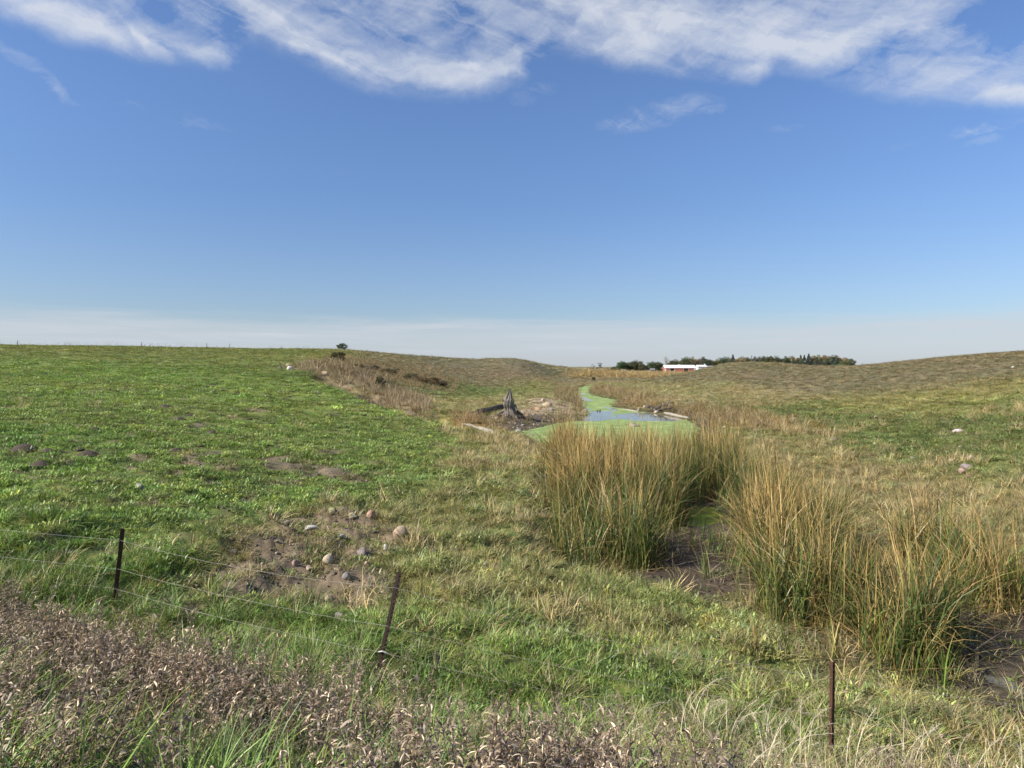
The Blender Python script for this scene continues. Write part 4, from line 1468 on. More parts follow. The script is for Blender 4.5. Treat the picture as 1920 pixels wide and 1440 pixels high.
ROCKS = [rock_mesh(300 + i, 3, a) for i, a in enumerate((.2, .4, .7, 1.0, 1.0, 1.0))]
ROCKS_S = [rock_mesh(320 + i, 2, a) for i, a in enumerate((.2, .5, .9, 1.0))]
TAN, CREAM, GREY, PINK, DGREY, WHITE, ORANGE, BROWN = (.40, .31, .20), (.45, .38, .26), (.24, .22, .19), (.35, .25, .18), (.09, .08, .07), (.50, .47, .41), (.38, .24, .12), (.19, .135, .09)
STONES = [   # px, py of the foot, width px, height / width, depth / width, colour, label, group
    (750, 1007, 27, .62, .7, TAN, 'largest smooth tan stone, at the right edge of the bare dirt patch', 'a'),
    (694, 971, 19, .62, .8, PINK, 'tall pinkish-tan stone with dark shadow above the bare dirt patch', 'a'),
    (660, 972, 15, .62, .8, CREAM, 'small rounded cream stone just left of the tall pinkish stone', 'a'),
    (620, 962, 18, .42, .7, CREAM, 'low pale stone half sunk in green grass above the dirt patch', 'a'),
    (677, 1043, 21, .65, .8, GREY, 'round grey-tan stone on the right side of the dirt patch', 'a'),
    (721, 1031, 11, .85, .8, WHITE, 'small upright cream stone below the largest tan stone', 'a'),
    (614, 1056, 19, .72, .8, CREAM, 'round cream stone in the middle of the bare dirt patch', 'a'),
    (551, 1060, 13, .75, .8, PINK, 'small round pink stone in the middle of the dirt patch', 'a'),
    (579, 1070, 10, .75, .7, CREAM, 'small pale angular stone right of the pink stone', 'a'),
    (613, 1127, 22, .42, .6, TAN, 'flat tan stone at the lower edge of the dirt patch', 'a'),
    (635, 1164, 22, .6, .7, WHITE, 'whitish stone in grass behind the lower fence wire', 'a'),
    (541, 1137, 17, .5, .7, BROWN, 'brown stone at the lower left edge of the dirt patch', 'a'),
    (648, 1085, 16, .6, .7, GREY, 'grey angular stone between the round stones and the wire', 'a'),
    (577, 993, 27, .22, .7, WHITE, 'wide flat bleached slab on the upper dirt patch', 'a'),
    (535, 983, 20, .25, .7, GREY, 'flat grey stone at the top of the dirt patch', 'a'),
    (640, 1010, 14, .6, .6, WHITE, 'jagged whitish stone beside a green tuft on the dirt patch', 'a'),
    (730, 999, 10, .95, .7, GREY, 'narrow blue-grey stone just left of the largest tan stone', 'a'),
    (699, 1015, 18, .25, .5, CREAM, 'thin flat pale stone lying below the pinkish stone', 'a'),
    (687, 1059, 8, .7, .7, CREAM, 'tiny cream pebble-like stone under the round grey stone', 'a'),
    (343, 1040, 10, .75, .8, GREY, 'small grey stone alone in green grass right of the left post', 'a'),
    (437, 1040, 20, .4, .6, DGREY, 'dark lumpy stone at the left of the dirt patch', 'a'),
    (133, 1038, 7, .6, .7, GREY, 'tiny grey stone in green grass left of the left post', 'a'),
    (258, 917, 19, .5, .7, GREY, 'rounded grey stone alone on the green pasture slope', 'a'),
    (541, 693, 13, .5, .8, WHITE, 'largest white boulder of the pile on the hillside', 'b'),
    (540, 687, 11, .5, .8, CREAM, 'cream boulder resting behind the largest white boulder', 'b'),
    (524, 692, 10, .5, .8, DGREY, 'dark boulder on the left of the white boulder pile', 'b'),
    (581, 682, 10, .7, .8, WHITE, 'pale boulder right of the pile in dry brush', 'b'),
    (567, 683, 8, .5, .8, GREY, 'small grey boulder between the pile and the pale boulder', 'b'),
    (608, 703, 15, .5, .8, PINK, 'low pinkish boulder in brown brush below the evergreen bush', 'b'),
    (594, 693, 11, .55, .8, GREY, 'greenish-grey boulder in brush above the pinkish boulder', 'b'),
    (972, 812, 15, .55, .8, GREY, 'broad grey stone at the near left shore of the pond', 'c'),
    (964, 813, 8, .55, .8, PINK, 'small pinkish stone touching the broad grey shore stone', 'c'),
    (991, 813, 10, .6, .8, GREY, 'smaller grey stone on the shore by the duckweed edge', 'c'),
    (996, 822, 29, .26, .5, GREY, 'long flat grey slab on the mud near the cattails', 'c'),
    (1008, 797, 6, .6, .8, CREAM, 'small cream stone sticking out of the duckweed', 'c'),
    (980, 798, 9, .3, .8, GREY, 'flat stone in duckweed by the gravel bar', 'c'),
    (998, 786, 8, .6, .8, TAN, 'tan stone at the waterline right of the dead stump', 'c'),
    (1018, 752, 8, .7, .8, CREAM, 'pale stone at the top of the gravel bar', 'c'),
    (1026, 762, 16, .5, .8, TAN, 'large tan boulder on the grassy part of the gravel bar', 'c'),
    (1035, 770, 9, .6, .8, GREY, 'grey boulder below the large tan boulder', 'c'),
    (1008, 768, 13, .4, .8, ORANGE, 'low orange stone on the gravel bar', 'c'),
    (1098, 775, 11, .7, .8, TAN, 'tan boulder at the pointed tip of the gravel bar', 'c'),
    (1048, 786, 8, .6, .8, DGREY, 'dark stone at the waterline of the gravel bar', 'c'),
    (988, 781, 9, .45, .8, ORANGE, 'flat ochre stone right of the stump shadow', 'c'),
    (1190, 800, 17, .5, .7, GREY, 'grey boulder top showing above the far cattails in the duckweed', 'c'),
    (1092, 799, 6, .5, .8, GREY, 'small stone in the duckweed behind the left cattails', 'c'),
    (1120, 771, 4, 1.1, .8, DGREY, 'left one of two dark stones standing in the open water', 'c'),
    (1125, 771, 4, 1.3, .8, DGREY, 'right one of two dark stones standing in the open water', 'c'),
    (1216, 766, 12, .6, .8, DGREY, 'black and grey rubble block on the far bank', 'c'),
    (1209, 765, 7, .7, .8, WHITE, 'small white rubble block left of the black one', 'c'),
    (1230, 774, 8, .6, .8, CREAM, 'pale rubble block at the waterline by dead branches', 'c'),
    (1797, 811, 21, .25, .6, WHITE, 'bright white flat stone alone in the right-hand field', 'd'),
    (1643, 784, 6, .8, .8, WHITE, 'small white stone on green grass in the right-hand field', 'd'),
    (1487, 787, 8, .5, .8, GREY, 'grey stone among russet tufts right of the pond', 'd'),
    (1563, 828, 11, .6, .8, GREY, 'rounded grey stone on green grass behind the cattails', 'd'),
    (1641, 834, 9, .4, .8, CREAM, 'small cream stone right of the rounded grey stone', 'd'),
    (1600, 850, 8, .35, .8, WHITE, 'flat whitish stone just above the cattail tops', 'd'),
    (1677, 855, 5, .8, .8, TAN, 'tiny upright tan stone in the right-hand field', 'd'),
    (1713, 860, 8, .4, .8, GREY, 'flat grey stone right of the tiny tan stone', 'd'),
    (1787, 868, 14, .45, .7, WHITE, 'slanted whitish stone left of the stone heap', 'd'),
    (1823, 861, 14, .45, .7, PINK, 'pinkish stone just above the stone heap', 'd'),
    (1835, 863, 7, .4, .8, CREAM, 'small stone touching the right end of the pinkish one', 'd'),
    (1816, 879, 21, .35, .7, GREY, 'flat grey stone on top of the stone heap', 'd'),
    (1808, 888, 19, .5, .7, PINK, 'large pink stone at the front of the stone heap', 'd'),
    (1820, 896, 13, .55, .7, BROWN, 'brown stone at the lower right of the stone heap', 'd'),
    (1803, 839, 7, .3, .8, WHITE, 'small flat stone below the bright white one', 'd'),
    (1900, 690, 6, .55, .8, WHITE, 'white stone near the crest of the right-hand hill', 'd'),
    (1902, 769, 4, .6, .8, CREAM, 'tiny pale stone at the right on the middle of the hill', 'd'),
    (1913, 906, 7, .8, .8, TAN, 'tan stone in tall grass at the far right', 'd'),
    (1360, 802, 7, .4, .8, CREAM, 'pale stone on the muddy bank right of the pond', 'd'),
]
SG = {'a': 'stones around the bare dirt patch', 'b': 'boulders on the hillside by the gully', 'c': 'stones around the pond', 'd': 'stones in the right-hand field'}
for i, (qx, qy, wpx, hr, dr, colr, lab, grp) in enumerate(STONES):
    if grp == 'c' and qy > 790 and qx > 1000 or 1110 < qx < 1130:
        x_, y_ = hit_flat(qx, qy, 0.0)
        zz = -0.05
    else:
        x_, y_ = ground_hit(qx, qy)
        zz = gz(x_, y_)
    wd = wpx / F * y_ * 1.12
    me = ROCKS[i % 6] if wpx > 9 else ROCKS_S[i % 4]
    if hr < .45:
        me = ROCKS[4 + i % 2]
    colr = tuple(c * random.uniform(.9, 1.08) for c in colr)
    hh = wd * hr * 1.5
    o = obj('field_stone', me, M_ROCK, label=lab, category='stone', group=SG[grp],
            loc=(x_, y_ + wd * dr * .35, zz + hh * (.20 if grp in 'ad' else .12)), rot=(random.uniform(-.2, .2), random.uniform(-.2, .2), random.choice((0, math.pi)) + random.uniform(-.3, .3)), scale=(wd, wd * dr, hh))
    o.color = (*colr, 1)

# ---- gopher mounds
def mound_mesh(seed):
    bm = bmesh.new()
    nr, na = 7, 22
    rows = []
    for i in range(nr + 1):
        u = i / nr
        row = []
        for k in range(na):
            th = 2 * math.pi * k / na
            wob = 1 + .35 * (float(fbm(np.array([math.cos(th) * 1.3 + seed]), np.array([math.sin(th) * 1.3]), seed, 2)[0]) - .5)
            r = .5 * u * wob
            h = (1 - u * u) ** 1.3 + .35 * (float(fbm(np.array([r * math.cos(th) * 9 + seed]), np.array([r * math.sin(th) * 9]), seed + 3, 3)[0]) - .5) * (1 - u ** 3)
            row.append(bm.verts.new((r * math.cos(th), r * math.sin(th), h - .12 * u)))
        rows.append(row)
    for a_, b_ in zip(rows[:-1], rows[1:]):
        for k in range(na):
            bm.faces.new((a_[k], b_[k], b_[(k + 1) % na], a_[(k + 1) % na]))
    bmesh.ops.remove_doubles(bm, verts=bm.verts, dist=1e-4)
    return bm_mesh('soil_mound', bm, True)


MND = [mound_mesh(400 + i) for i in range(4)]
MLAB = ['largest dark soil mound at the left edge of the pasture', 'smaller dark soil mound right of the largest one', 'dark soil mound below the largest one at the left',
        'flat grey-brown soil mound in the middle left of the pasture', 'dark soil mound lying left in the row of three', 'middle dark soil mound in the row of three',
        'small dark soil mound at the right of the row of three', 'upper dark soil mound of the loose group on the mid slope', 'small soil mound left below the upper one of the mid slope group',
        'tiny soil mound right of the mid slope group', 'long dark soil mound at the bottom of the mid slope group', 'lone dark soil mound right of the mid slope group',
        'flat soil mound near the pale bare spots on the pasture', 'left one of two dark soil mounds high on the pasture', 'right one of two dark soil mounds high on the pasture',
        'small soil mound close to the gully edge', 'distant soil mound high on the far left pasture', 'small clod heap among the stones of the dirt patch',
        'dark clod heap at the upper left of the dirt patch', 'dark clod heap at the lower left of the dirt patch']
for i, (qx, qy, hw) in enumerate(MOUNDS):
    x_, y_ = ground_hit(qx, qy)
    wd = 2 * hw / F * y_ * 1.15
    obj('soil_mound', MND[i % 4], M_SOIL, label=MLAB[i], category='soil mound', group='soil mounds thrown up on the pasture', loc=(x_, y_, gz(x_, y_)), rot=(0, 0, random.uniform(0, 6)),
        scale=(wd, wd * .85, wd * random.uniform(.16, .25)))


# ---- fence of leaning steel posts and barbed wire
def post_mesh(h):
    """studded T-section steel post"""
    bm = bmesh.new()
    w, d, tk = .030, .042, .006
    prof = [(-w, 0), (w, 0), (w, tk), (tk / 2, tk), (tk / 2, d), (-tk / 2, d), (-tk / 2, tk), (-w, tk)]
    levels = np.linspace(-.35, h, 9)
    rings = [[bm.verts.new((x_ + .002 * math.sin(9 * l_), y_, l_)) for x_, y_ in prof] for l_ in levels]
    for r0, r1 in zip(rings[:-1], rings[1:]):
        for k in range(8):
            bm.faces.new((r0[k], r0[(k + 1) % 8], r1[(k + 1) % 8], r1[k]))
    bm.faces.new(list(reversed(rings[0])))
    bm.faces.new(rings[-1])
    return bm_mesh('post', bm)


def stud_mesh():
    bm = bmesh.new()
    box(bm, -.011, .011, -.009, .001, -.009, .009)
    return bm_mesh('stud', bm)


STUD = stud_mesh()
fence = empty('wire_fence', (0, 9, gz(0, 9)), 'barbed wire fence on leaning steel posts along the foot of the bank', 'fence')
FP = [    # foot px, distance, lean to the right, length above ground, turned, material, label
    ((-1400, 1100), 13.0, .05, 1.3, .5, M_DARKSTEEL, None),
    ((214, 1158), 10.4, .125, 1.24, .55, M_RUST, 'brown steel post leaning right, with wires at its top'),
    ((706, 1290), 8.6, .215, 1.40, -.25, M_DARKSTEEL, 'dark steel post leaning right beyond the weeds'),
    ((1561, 1445), 7.1, .0, 1.17, .75, M_RUST, 'upright reddish-brown steel post at the lower right'),
    ((3300, 1740), 5.9, .03, 1.35, .3, M_DARKSTEEL, None),
]
tops = []
for (qx, qy), dd, lean, hh, tw, mt, lab in FP:
    r_ = ray(qx, qy)
    x_, y_ = r_[0] * dd, dd
    z_ = gz(x_, y_)
    p = obj('post', post_mesh(hh), mt, parent=fence, label=lab)
    p.matrix_parent_inverse = Matrix.Translation(-fence.location)
    p.location = (x_, y_, z_)
    p.rotation_euler = (0.0, lean, tw)
    p.rotation_mode = 'XYZ'
    base_v, ax = Vector((x_, y_, z_)), Vector((math.sin(lean), 0, math.cos(lean)))
    # Euler XYZ: lean about Y is applied before the turn about Z, so turn the lean axis back
    p.rotation_mode = 'ZYX'
    tops.append((base_v, ax, hh))
    for k in range(int(hh / .06) - 2):
        s_ = obj('stud', STUD, mt, parent=p)
        s_.location = (0, 0, .22 + k * .06)
cl_v, cl_ax, cl_h = tops[2]
clip_bm = bmesh.new()
tube(clip_bm, [(-.05, -.02, 0), (0, -.025, .012), (.05, -.02, -.006), (.09, -.01, -.03)], [.007, .010, .008, .005], 6)
clip_o = obj('wire_clip', bm_mesh('wire_clip', clip_bm), M_CLIP, parent=fence)
clip_o.matrix_parent_inverse = Matrix.Translation(-fence.location)
clip_o.location = cl_v + cl_ax * (cl_h * .26)
for frac, sag in ((.86, .10), (.50, .06), (.25, .05)):
    bm = bmesh.new()
    rgw = np.random.default_rng(int(frac * 100))
    for (b0, a0, h0), (b1, a1, h1) in zip(tops[:-1], tops[1:]):
        P0, P1 = b0 + a0 * (h0 * frac), b1 + a1 * (h1 * frac)
        P0.y -= .012
        P1.y -= .012
        n = 26
        pts = []
        for i in range(n + 1):
            u = i / n
            p = P0.lerp(P1, u)
            p.z -= sag * 4 * u * (1 - u) + rgw.normal(0, .004)
            pts.append(p)
        tube(bm, pts, [.0015] * (n + 1), 5)
        for i in range(1, n * 2):        # barbs
            u = i / (n * 2)
            p = P0.lerp(P1, u)
            p.z -= sag * 4 * u * (1 - u)
            for q in range(2):
                dv = Vector(rgw.normal(0, 1, 3)).normalized() * .014
                tube(bm, [p - dv, p, p + dv], [.0007, .0013, .0007], 3)
    wv = obj('wire', bm_mesh('wire', bm), M_WIRE, parent=fence)
    wv.matrix_parent_inverse = Matrix.Translation(-fence.location)


# ---- the dead stump on the gravel bar
def ridge_noise(th, z, seed):
    return float(fbm(np.array([math.cos(th) * 2.2 + seed]), np.array([math.sin(th) * 2.2 + z * .5]), seed, 3)[0]) - .5


def snag_mesh(seed, prof, seg=30, rough=.8, jag=.5):
    """upright broken trunk: prof = (height, radius, offset x, offset y)"""
    bm = bmesh.new()
    hs = [p[0] for p in prof]
    rows = []
    for i in range(27):
        z = hs[-1] * i / 26
        r = np.interp(z, hs, [p[1] for p in prof])
        ox, oy = np.interp(z, hs, [p[2] for p in prof]), np.interp(z, hs, [p[3] for p in prof])
        row = []
        for k in range(seg):
            th = 2 * math.pi * k / seg
            tw = th + z * .35
            rr = r * (1 + rough * ridge_noise(tw, z, seed) + .22 * math.sin(7 * tw + 2 * z) * .5)
            zz = z + jag * ridge_noise(th * 1.0, 4.0, seed + 5) * (z / hs[-1]) ** 3
            row.append(bm.verts.new((ox + rr * math.cos(th), oy + rr * math.sin(th) * .8, zz)))
        rows.append(row)
    for a_, b_ in zip(rows[:-1], rows[1:]):
        for k in range(seg):
            bm.faces.new((a_[k], a_[(k + 1) % seg], b_[(k + 1) % seg], b_[k]))
    bm.faces.new(rows[-1])
    return bm_mesh('trunk', bm, False)


sx_, sy_ = ground_hit(955, 786)
sz_ = gz(sx_, sy_)
stump = empty('dead_stump', (sx_, sy_, sz_), 'weathered grey dead stump with broken spire and gnarled roots on the gravel bar', 'tree stump')
stump.scale = (1.0, 1.0, .92)
tr = obj('trunk', snag_mesh(51, [(-.2, .66, .05, 0), (.3, .58, .05, 0), (.75, .46, .02, 0), (1.05, .36, .0, 0), (1.3, .46, -.02, 0), (1.75, .46, -.04, 0), (1.95, .34, -.06, 0), (2.15, .23, -.02, 0), (2.4, .14, .04, 0), (2.68, .08, .06, 0)], rough=1.25, jag=.9), M_DEADWOOD, parent=stump)
rgt = np.random.default_rng(52)
for i in range(9):
    an = rgt.uniform(0, 6.3)
    z0 = rgt.uniform(.5, 1.5)
    ln = rgt.uniform(.5, 1.0)
    q = float(np.interp(z0, [0, .75, 1.3, 1.75, 2.2], [.55, .44, .44, .42, .2])) * .86
    c_, s_ = math.cos(an), math.sin(an) * .8
    bm = bmesh.new()
    tube(bm, [(q * c_, q * s_, z0 - .25), (q * 1.08 * c_, q * 1.08 * s_, z0 + .4 * ln), (q * rgt.uniform(.7, 1.35) * c_, q * rgt.uniform(.7, 1.35) * s_, z0 + ln)], [.13, .10, .015], 6, .4, rgt, .5)
    obj('splinter', bm_mesh('splinter', bm), M_DEADWOOD if i % 3 else M_BARK, parent=stump)
for i, (an, ln, h0, r0) in enumerate(((2.9, .7, .30, .20), (3.7, .8, .35, .22), (4.4, .7, .5, .26), (5.2, .8, .55, .24), (6.1, 1.1, .62, .30), (.5, 1.0, .5, .26), (1.8, .7, .3, .2), (4.9, .5, .8, .2))):
    bm = bmesh.new()
    pts = []
    for k in range(6):
        u = k / 5
        pts.append((math.cos(an + .4 * math.sin(3 * u)) * (.35 + ln * u), math.sin(an + .3 * u) * (.3 + ln * u * .8), h0 * (1 - u) ** 1.4 + .16 * math.sin(5 * u + i) * (1 - u) - .08 * u))
    tube(bm, pts, [r0, r0 * .9, r0 * .8, r0 * .62, r0 * .42, .04], 9, .28, rgt)
    obj('root', bm_mesh('root', bm), M_DEADWOOD, parent=stump)
for i in range(24):                      # tangle of thin roots and clods round the foot
    an = rgt.uniform(0, 6.3)
    q0, q1 = rgt.uniform(.3, .7), rgt.uniform(.9, 2.0)
    bm = bmesh.new()
    tube(bm, [(q0 * math.cos(an), q0 * math.sin(an), rgt.uniform(.3, .9)), ((q0 + q1) / 2 * math.cos(an + .3), (q0 + q1) / 2 * math.sin(an + .3), rgt.uniform(.15, .75)), (q1 * math.cos(an + .1), q1 * math.sin(an + .1), rgt.uniform(-.05, .3))],
         [rgt.uniform(.05, .12), rgt.uniform(.05, .10), .03], 6, .35, rgt)
    obj('root', bm_mesh('root', bm), M_BARK if i % 2 else M_DEADWOOD, parent=stump)
for i, (pts, r0) in enumerate((([(.25, 0, 1.15), (.5, -.1, 1.25), (.62, -.1, 1.0), (.66, -.1, .6)], .16), ([(-.3, 0, 1.5), (-.55, -.05, 1.75), (-.62, -.05, 1.95)], .07), ([(.3, .0, .9), (.62, -.05, .75), (.85, 0, .35)], .17))):
    bm = bmesh.new()
    tube(bm, pts, [r0 * (1 - .25 * k) for k in range(len(pts))], 8, .3, rgt)
    obj('broken_limb', bm_mesh('broken_limb', bm), M_DEADWOOD, parent=stump)


def log_between(name, p_a, p_b, rads, mt, label, lift=.6, bend=.1, seg=10, seed=1, branches=()):
    (xa, ya), (xb, yb) = ground_hit(*p_a), ground_hit(*p_b)
    za, zb = gz(xa, ya), gz(xb, yb)
    A, B = Vector((xa, ya, za + rads[0] * lift)), Vector((xb, yb, zb + rads[-1] * lift))
    root = empty(name, (xa, ya, za), label, 'log')
    rg_ = np.random.default_rng(seed)
    bm = bmesh.new()
    n = len(rads)
    pts = []
    for k in range(n):
        u = k / (n - 1)
        p = A.lerp(B, u) - Vector((xa, ya, za))
        p += Vector((rg_.normal(0, bend * .4), rg_.normal(0, bend), abs(rg_.normal(0, bend * .4))))
        pts.append(p)
    tube(bm, pts, rads, seg, .16, rg_)
    obj('trunk', bm_mesh('trunk', bm), mt, parent=root)
    for (u, dv, ln, r_) in branches:
        p = A.lerp(B, u) - Vector((xa, ya, za))
        dv = Vector(dv).normalized()
        bm = bmesh.new()
        tube(bm, [p, p + dv * ln * .4 + Vector((0, 0, rg_.normal(0, .05))), p + dv * ln * .75 + Vector((0, 0, rg_.normal(0, .05))), p + dv * ln], [r_, r_ * .8, r_ * .6, r_ * .25], 7, .2, rg_)
        obj('branch', bm_mesh('branch', bm), mt, parent=root)
    return root


log_between('fallen_log', (890, 779), (945, 766), [.20, .30, .26, .28, .27, .28], M_BARK, 'dark fallen log with a charred broken end left of the stump', .9, .06, 12, 61,
            ((.05, (-.8, -.3, .15), .55, .15), (.12, (-.2, -.8, .5), .6, .1)))
log_between('driftwood_log', (898, 806), (934, 820), [.09, .17, .21, .19, .17, .06], M_DRIFT, 'bleached driftwood log with a curved branch on the grass by the pond', 1.1, .05, 10, 63,
            ((.02, (-.95, .45, .32), 1.0, .10), (.0, (-.75, .62, .12), 1.75, .07), (.95, (.8, -.1, .35), .4, .08)))
log_between('sunken_plank', (1161, 769), (1196, 774), [.12, .15, .14, .14, .12], M_DRIFT, 'mossy log lying half sunk along the far pond edge', .6, .05, 8, 65, ((.98, (.5, .2, .9), .45, .1),))
log_between('shore_pole', (1246, 776), (1290, 786), [.11, .14, .13, .12, .10], M_DRIFT, 'long thin pole lying along the far right pond edge', .7, .05, 8, 66)
for k, (pa, pb, r_, lab) in enumerate((((1226, 773), (1262, 756), .13, 'grey dead branch slanting up the far bank, uppermost of three'),
                                       ((1233, 775), (1268, 764), .11, 'grey dead branch slanting up the far bank, middle of three'),
                                       ((1222, 769), (1246, 762), .09, 'short dead branch beside the rubble on the far bank'))):
    lg = log_between('dead_branch', pa, pb, [r_ * 1.1, r_ * 1.2, r_, r_ * .8, r_ * .4], M_DEADWOOD, lab, 1.8, .12, 7, 70 + k, ((.5, (.5, .3, .7), .9, r_ * .5),))
    lg['group'] = 'dead branches on the far bank'
    lg['category'] = 'branch'


# ---- pebbles of the gravel bar and the bare ground
peb = []
for i in range(4):
    me = ROCKS_S[i].copy()
    me.materials.clear()
    nv = len(me.vertices)
    attr(me, 'rnd', 'FLOAT', 'POINT', np.full(nv, .5))
    attr(me, 'rnd2', 'FLOAT', 'POINT', np.full(nv, .99))
    me.materials.append(PLANT)
    peb.append(bpy.data.objects.new('pebble', me))
L = Layer()
x, y = sample(50, 100, 7, -.05, .13)
gs = sdist(x, y, GRAVEL)
ok = (rng.random(len(x)) < .6 * sstep(gs, -1.2, .4) * (1 - .8 * sstep(y, 68, 78)))
x, y = x[ok], y[ok]
n = len(x)
pal = np.array([TAN, CREAM, GREY, PINK, BROWN, DGREY])
L.add(x, y, ground_z(x, y) + .02, rng.uniform(.08, .34, n) ** 1.35, rng.uniform(.5, .8, n), 4, pal[rng.choice([0, 0, 1, 1, 2, 3, 4, 5], n)] * .95, STRAWC, 0., tilt=.3)
x, y = sample(9, 24, 22, -.6, .05)
w = zones(x, y)
ok = rng.random(len(x)) < w['dirt']
x, y = x[ok], y[ok]
n = len(x)
L.add(x, y, ground_z(x, y) + .005, rng.uniform(.03, .15, n) ** 1.15, rng.uniform(.5, .8, n), 4, np.where((rng.random(n) < .35)[:, None], pal[rng.integers(0, 4, n)] * .8, np.array((.11, .085, .062)) * rng.uniform(.7, 1.3, (n, 1))), STRAWC, 0., tilt=.3)
x, y = sample(11, 60, 1.6, -.95, .05)
w = zones(x, y)
ok = rng.random(len(x)) < w['pasture'] * .4 * sstep(fbm(x * .35, y * .35, 137, 3), .45, .62)
x, y = x[ok], y[ok]
n = len(x)
L.add(x, y, ground_z(x, y) + .03, rng.uniform(.10, .34, n) * (1 + y / 60), rng.uniform(.10, .24, n), 4, np.array((.080, .063, .045)) * rng.uniform(.8, 1.4, (n, 1)), STRAWC, 0., tilt=.07)
x, y = sample(9.5, 24, 16, .0, .9)
w = zones(x, y)
ok = rng.random(len(x)) < w['mud'] * .8 * (fbm(x * 1.2, y * 1.2, 131, 3) > .5)
x, y = x[ok], y[ok]
n = len(x)
L.add(x, y, ground_z(x, y) + .0, rng.uniform(.04, .14, n), rng.uniform(.4, .8, n), 4, np.array((.050, .040, .031)) * rng.uniform(.7, 1.3, (n, 1)), STRAWC, 0., tilt=.3)
L.build('gravel', peb, 'loose pebbles and clods on the gravel bar, bare patch and mud', 'gravel')

# ---- young cattail shoots standing alone on the mud
def shoot_mesh(seed, h, n):
    rg_ = np.random.default_rng(seed)
    s_ = Strips()
    for i in range(n):
        an = rg_.uniform(0, 6.3)
        s_.blade(rg_, (rg_.normal(0, .03), rg_.normal(0, .03), -.05), an, abs(rg_.normal(.06, .1)), h * rg_.uniform(.55, 1.05), rg_.uniform(.014, .020), rg_.uniform(.1, .5), 5, twist=1.5, taper=(1, 1, .95, .8, .5, .08))
    me = new_mesh('cattail_shoot', np.array(s_.v), np.array(s_.f))
    attr(me, 'rnd', 'FLOAT', 'POINT', np.array(s_.a))
    return me


SHOOT = [shoot_mesh(500 + i, 1.0, 9 + i % 3) for i in range(4)]
for qx, qy, hpx, lab in ((1790, 1262, 70, 'green cattail shoot at the left end of the dark puddle'), (1768, 1285, 85, 'tall green cattail shoot on mud left of the puddle, nearest the big stand'),
                         (1800, 1220, 55, 'short green cattail shoot behind the puddle'), (1878, 1143, 110, 'green cattail shoot on mud at the right of the ochre clump'),
                         (1905, 1142, 120, 'tall yellow-based cattail shoot at the far right mud'), (1762, 1210, 70, 'thin cattail shoot between the big stand and the ochre clump'),
                         (1320, 1014, 55, 'thin cattail shoot beside the bright algae pool'), (1333, 1026, 50, 'slender cattail shoot on mud below the algae pool'),
                         (1296, 1030, 65, 'cattail shoot on the mud left of the algae pool'), (1418, 1222, 75, 'straw-coloured cattail shoot in grass left of the big stand'),
                         (1478, 1236, 95, 'dark green cattail shoot in grass below the big stand'), (1246, 1048, 80, 'leafy cattail shoot at the left edge of the mud inlet')):
    x_, y_ = ground_hit(qx, qy)
    sc_ = hpx / F * y_ * 1.15
    o = obj('cattail_shoot', SHOOT[random.randrange(4)], M_LEAF, label=lab, category='cattail', group='single cattail shoots on the mud', loc=(x_, y_, gz(x_, y_)), rot=(0, 0, random.uniform(0, 6)),
            scale=(sc_, sc_, sc_))
    straw_ = 'straw' in lab
    o.color = (.34, .23, .10, 1) if straw_ else (.11 * random.uniform(.85, 1.2), .165, .035, 1)

# ------------------------------------------------------------------ trees and bushes
def crown_mesh(name, seed, kind, nleaf, leaf):
    """leaf-sized faces gathered into clumps through the crown; unit height, unit width"""
    rg_ = np.random.default_rng(seed)
    v, f, rr = [], [], []
    cl = []
    if kind == 'round':
        for i in range(38):
            d_ = rg_.normal(0, 1, 3)
            d_ /= np.linalg.norm(d_)
            q = rg_.uniform(.35, 1.0)
            cl.append((np.array([.5 * .76 * d_[0] * q, .5 * .76 * d_[1] * q, .50 + .38 * d_[2] * q]), rg_.uniform(.13, .20)))
    elif kind == 'bush':
        for i in range(34):
            an, q = rg_.uniform(0, 6.3), math.sqrt(rg_.random())
            cl.append((np.array([.40 * q * math.cos(an), .40 * q * math.sin(an), rg_.uniform(.14, .90) * (1 - .25 * q * q)]), rg_.uniform(.12, .19)))
    elif kind == 'sparse':
        for i in range(13):
            an, q = rg_.uniform(0, 6.3), rg_.uniform(.2, 1)
            cl.append((np.array([.40 * q * math.cos(an), .40 * q * math.sin(an), rg_.uniform(.30, .95)]), rg_.uniform(.05, .11)))
    else:
        for i in range(34):
            u = i / 33
            an = i * 2.4
            q = (1 - u) ** .85 * rg_.uniform(.55, 1.0)
            cl.append((np.array([.46 * q * math.cos(an), .46 * q * math.sin(an), .10 + .88 * u]), .06 + .07 * (1 - u)))
    bright = rg_.uniform(.15, .85, len(cl))
    for i in range(nleaf):
        k = rg_.integers(0, len(cl))
        c, r_ = cl[k]
        d_ = rg_.normal(0, 1, 3)
        d_ /= np.linalg.norm(d_)
        p = c + d_ * r_ * rg_.random() ** .45 * np.array([1, 1, .8])
        a_ = rg_.normal(0, 1, 3)
        b_ = np.cross(a_, rg_.normal(0, 1, 3))
        a_ = a_ / np.linalg.norm(a_) * leaf * rg_.uniform(.6, 1.3)
        b_ = b_ / (np.linalg.norm(b_) + 1e-9) * leaf * rg_.uniform(.4, .8)
        q = len(v)
        v += [p - a_, p + b_, p + a_, p - b_]
        f.append((q, q + 1, q + 2, q + 3))
        rr += [np.clip(bright[k] + rg_.normal(0, .18), 0, 1)] * 4
    me = new_mesh(name, np.array(v), np.array(f))
    attr(me, 'rnd', 'FLOAT', 'POINT', np.array(rr))
    return me


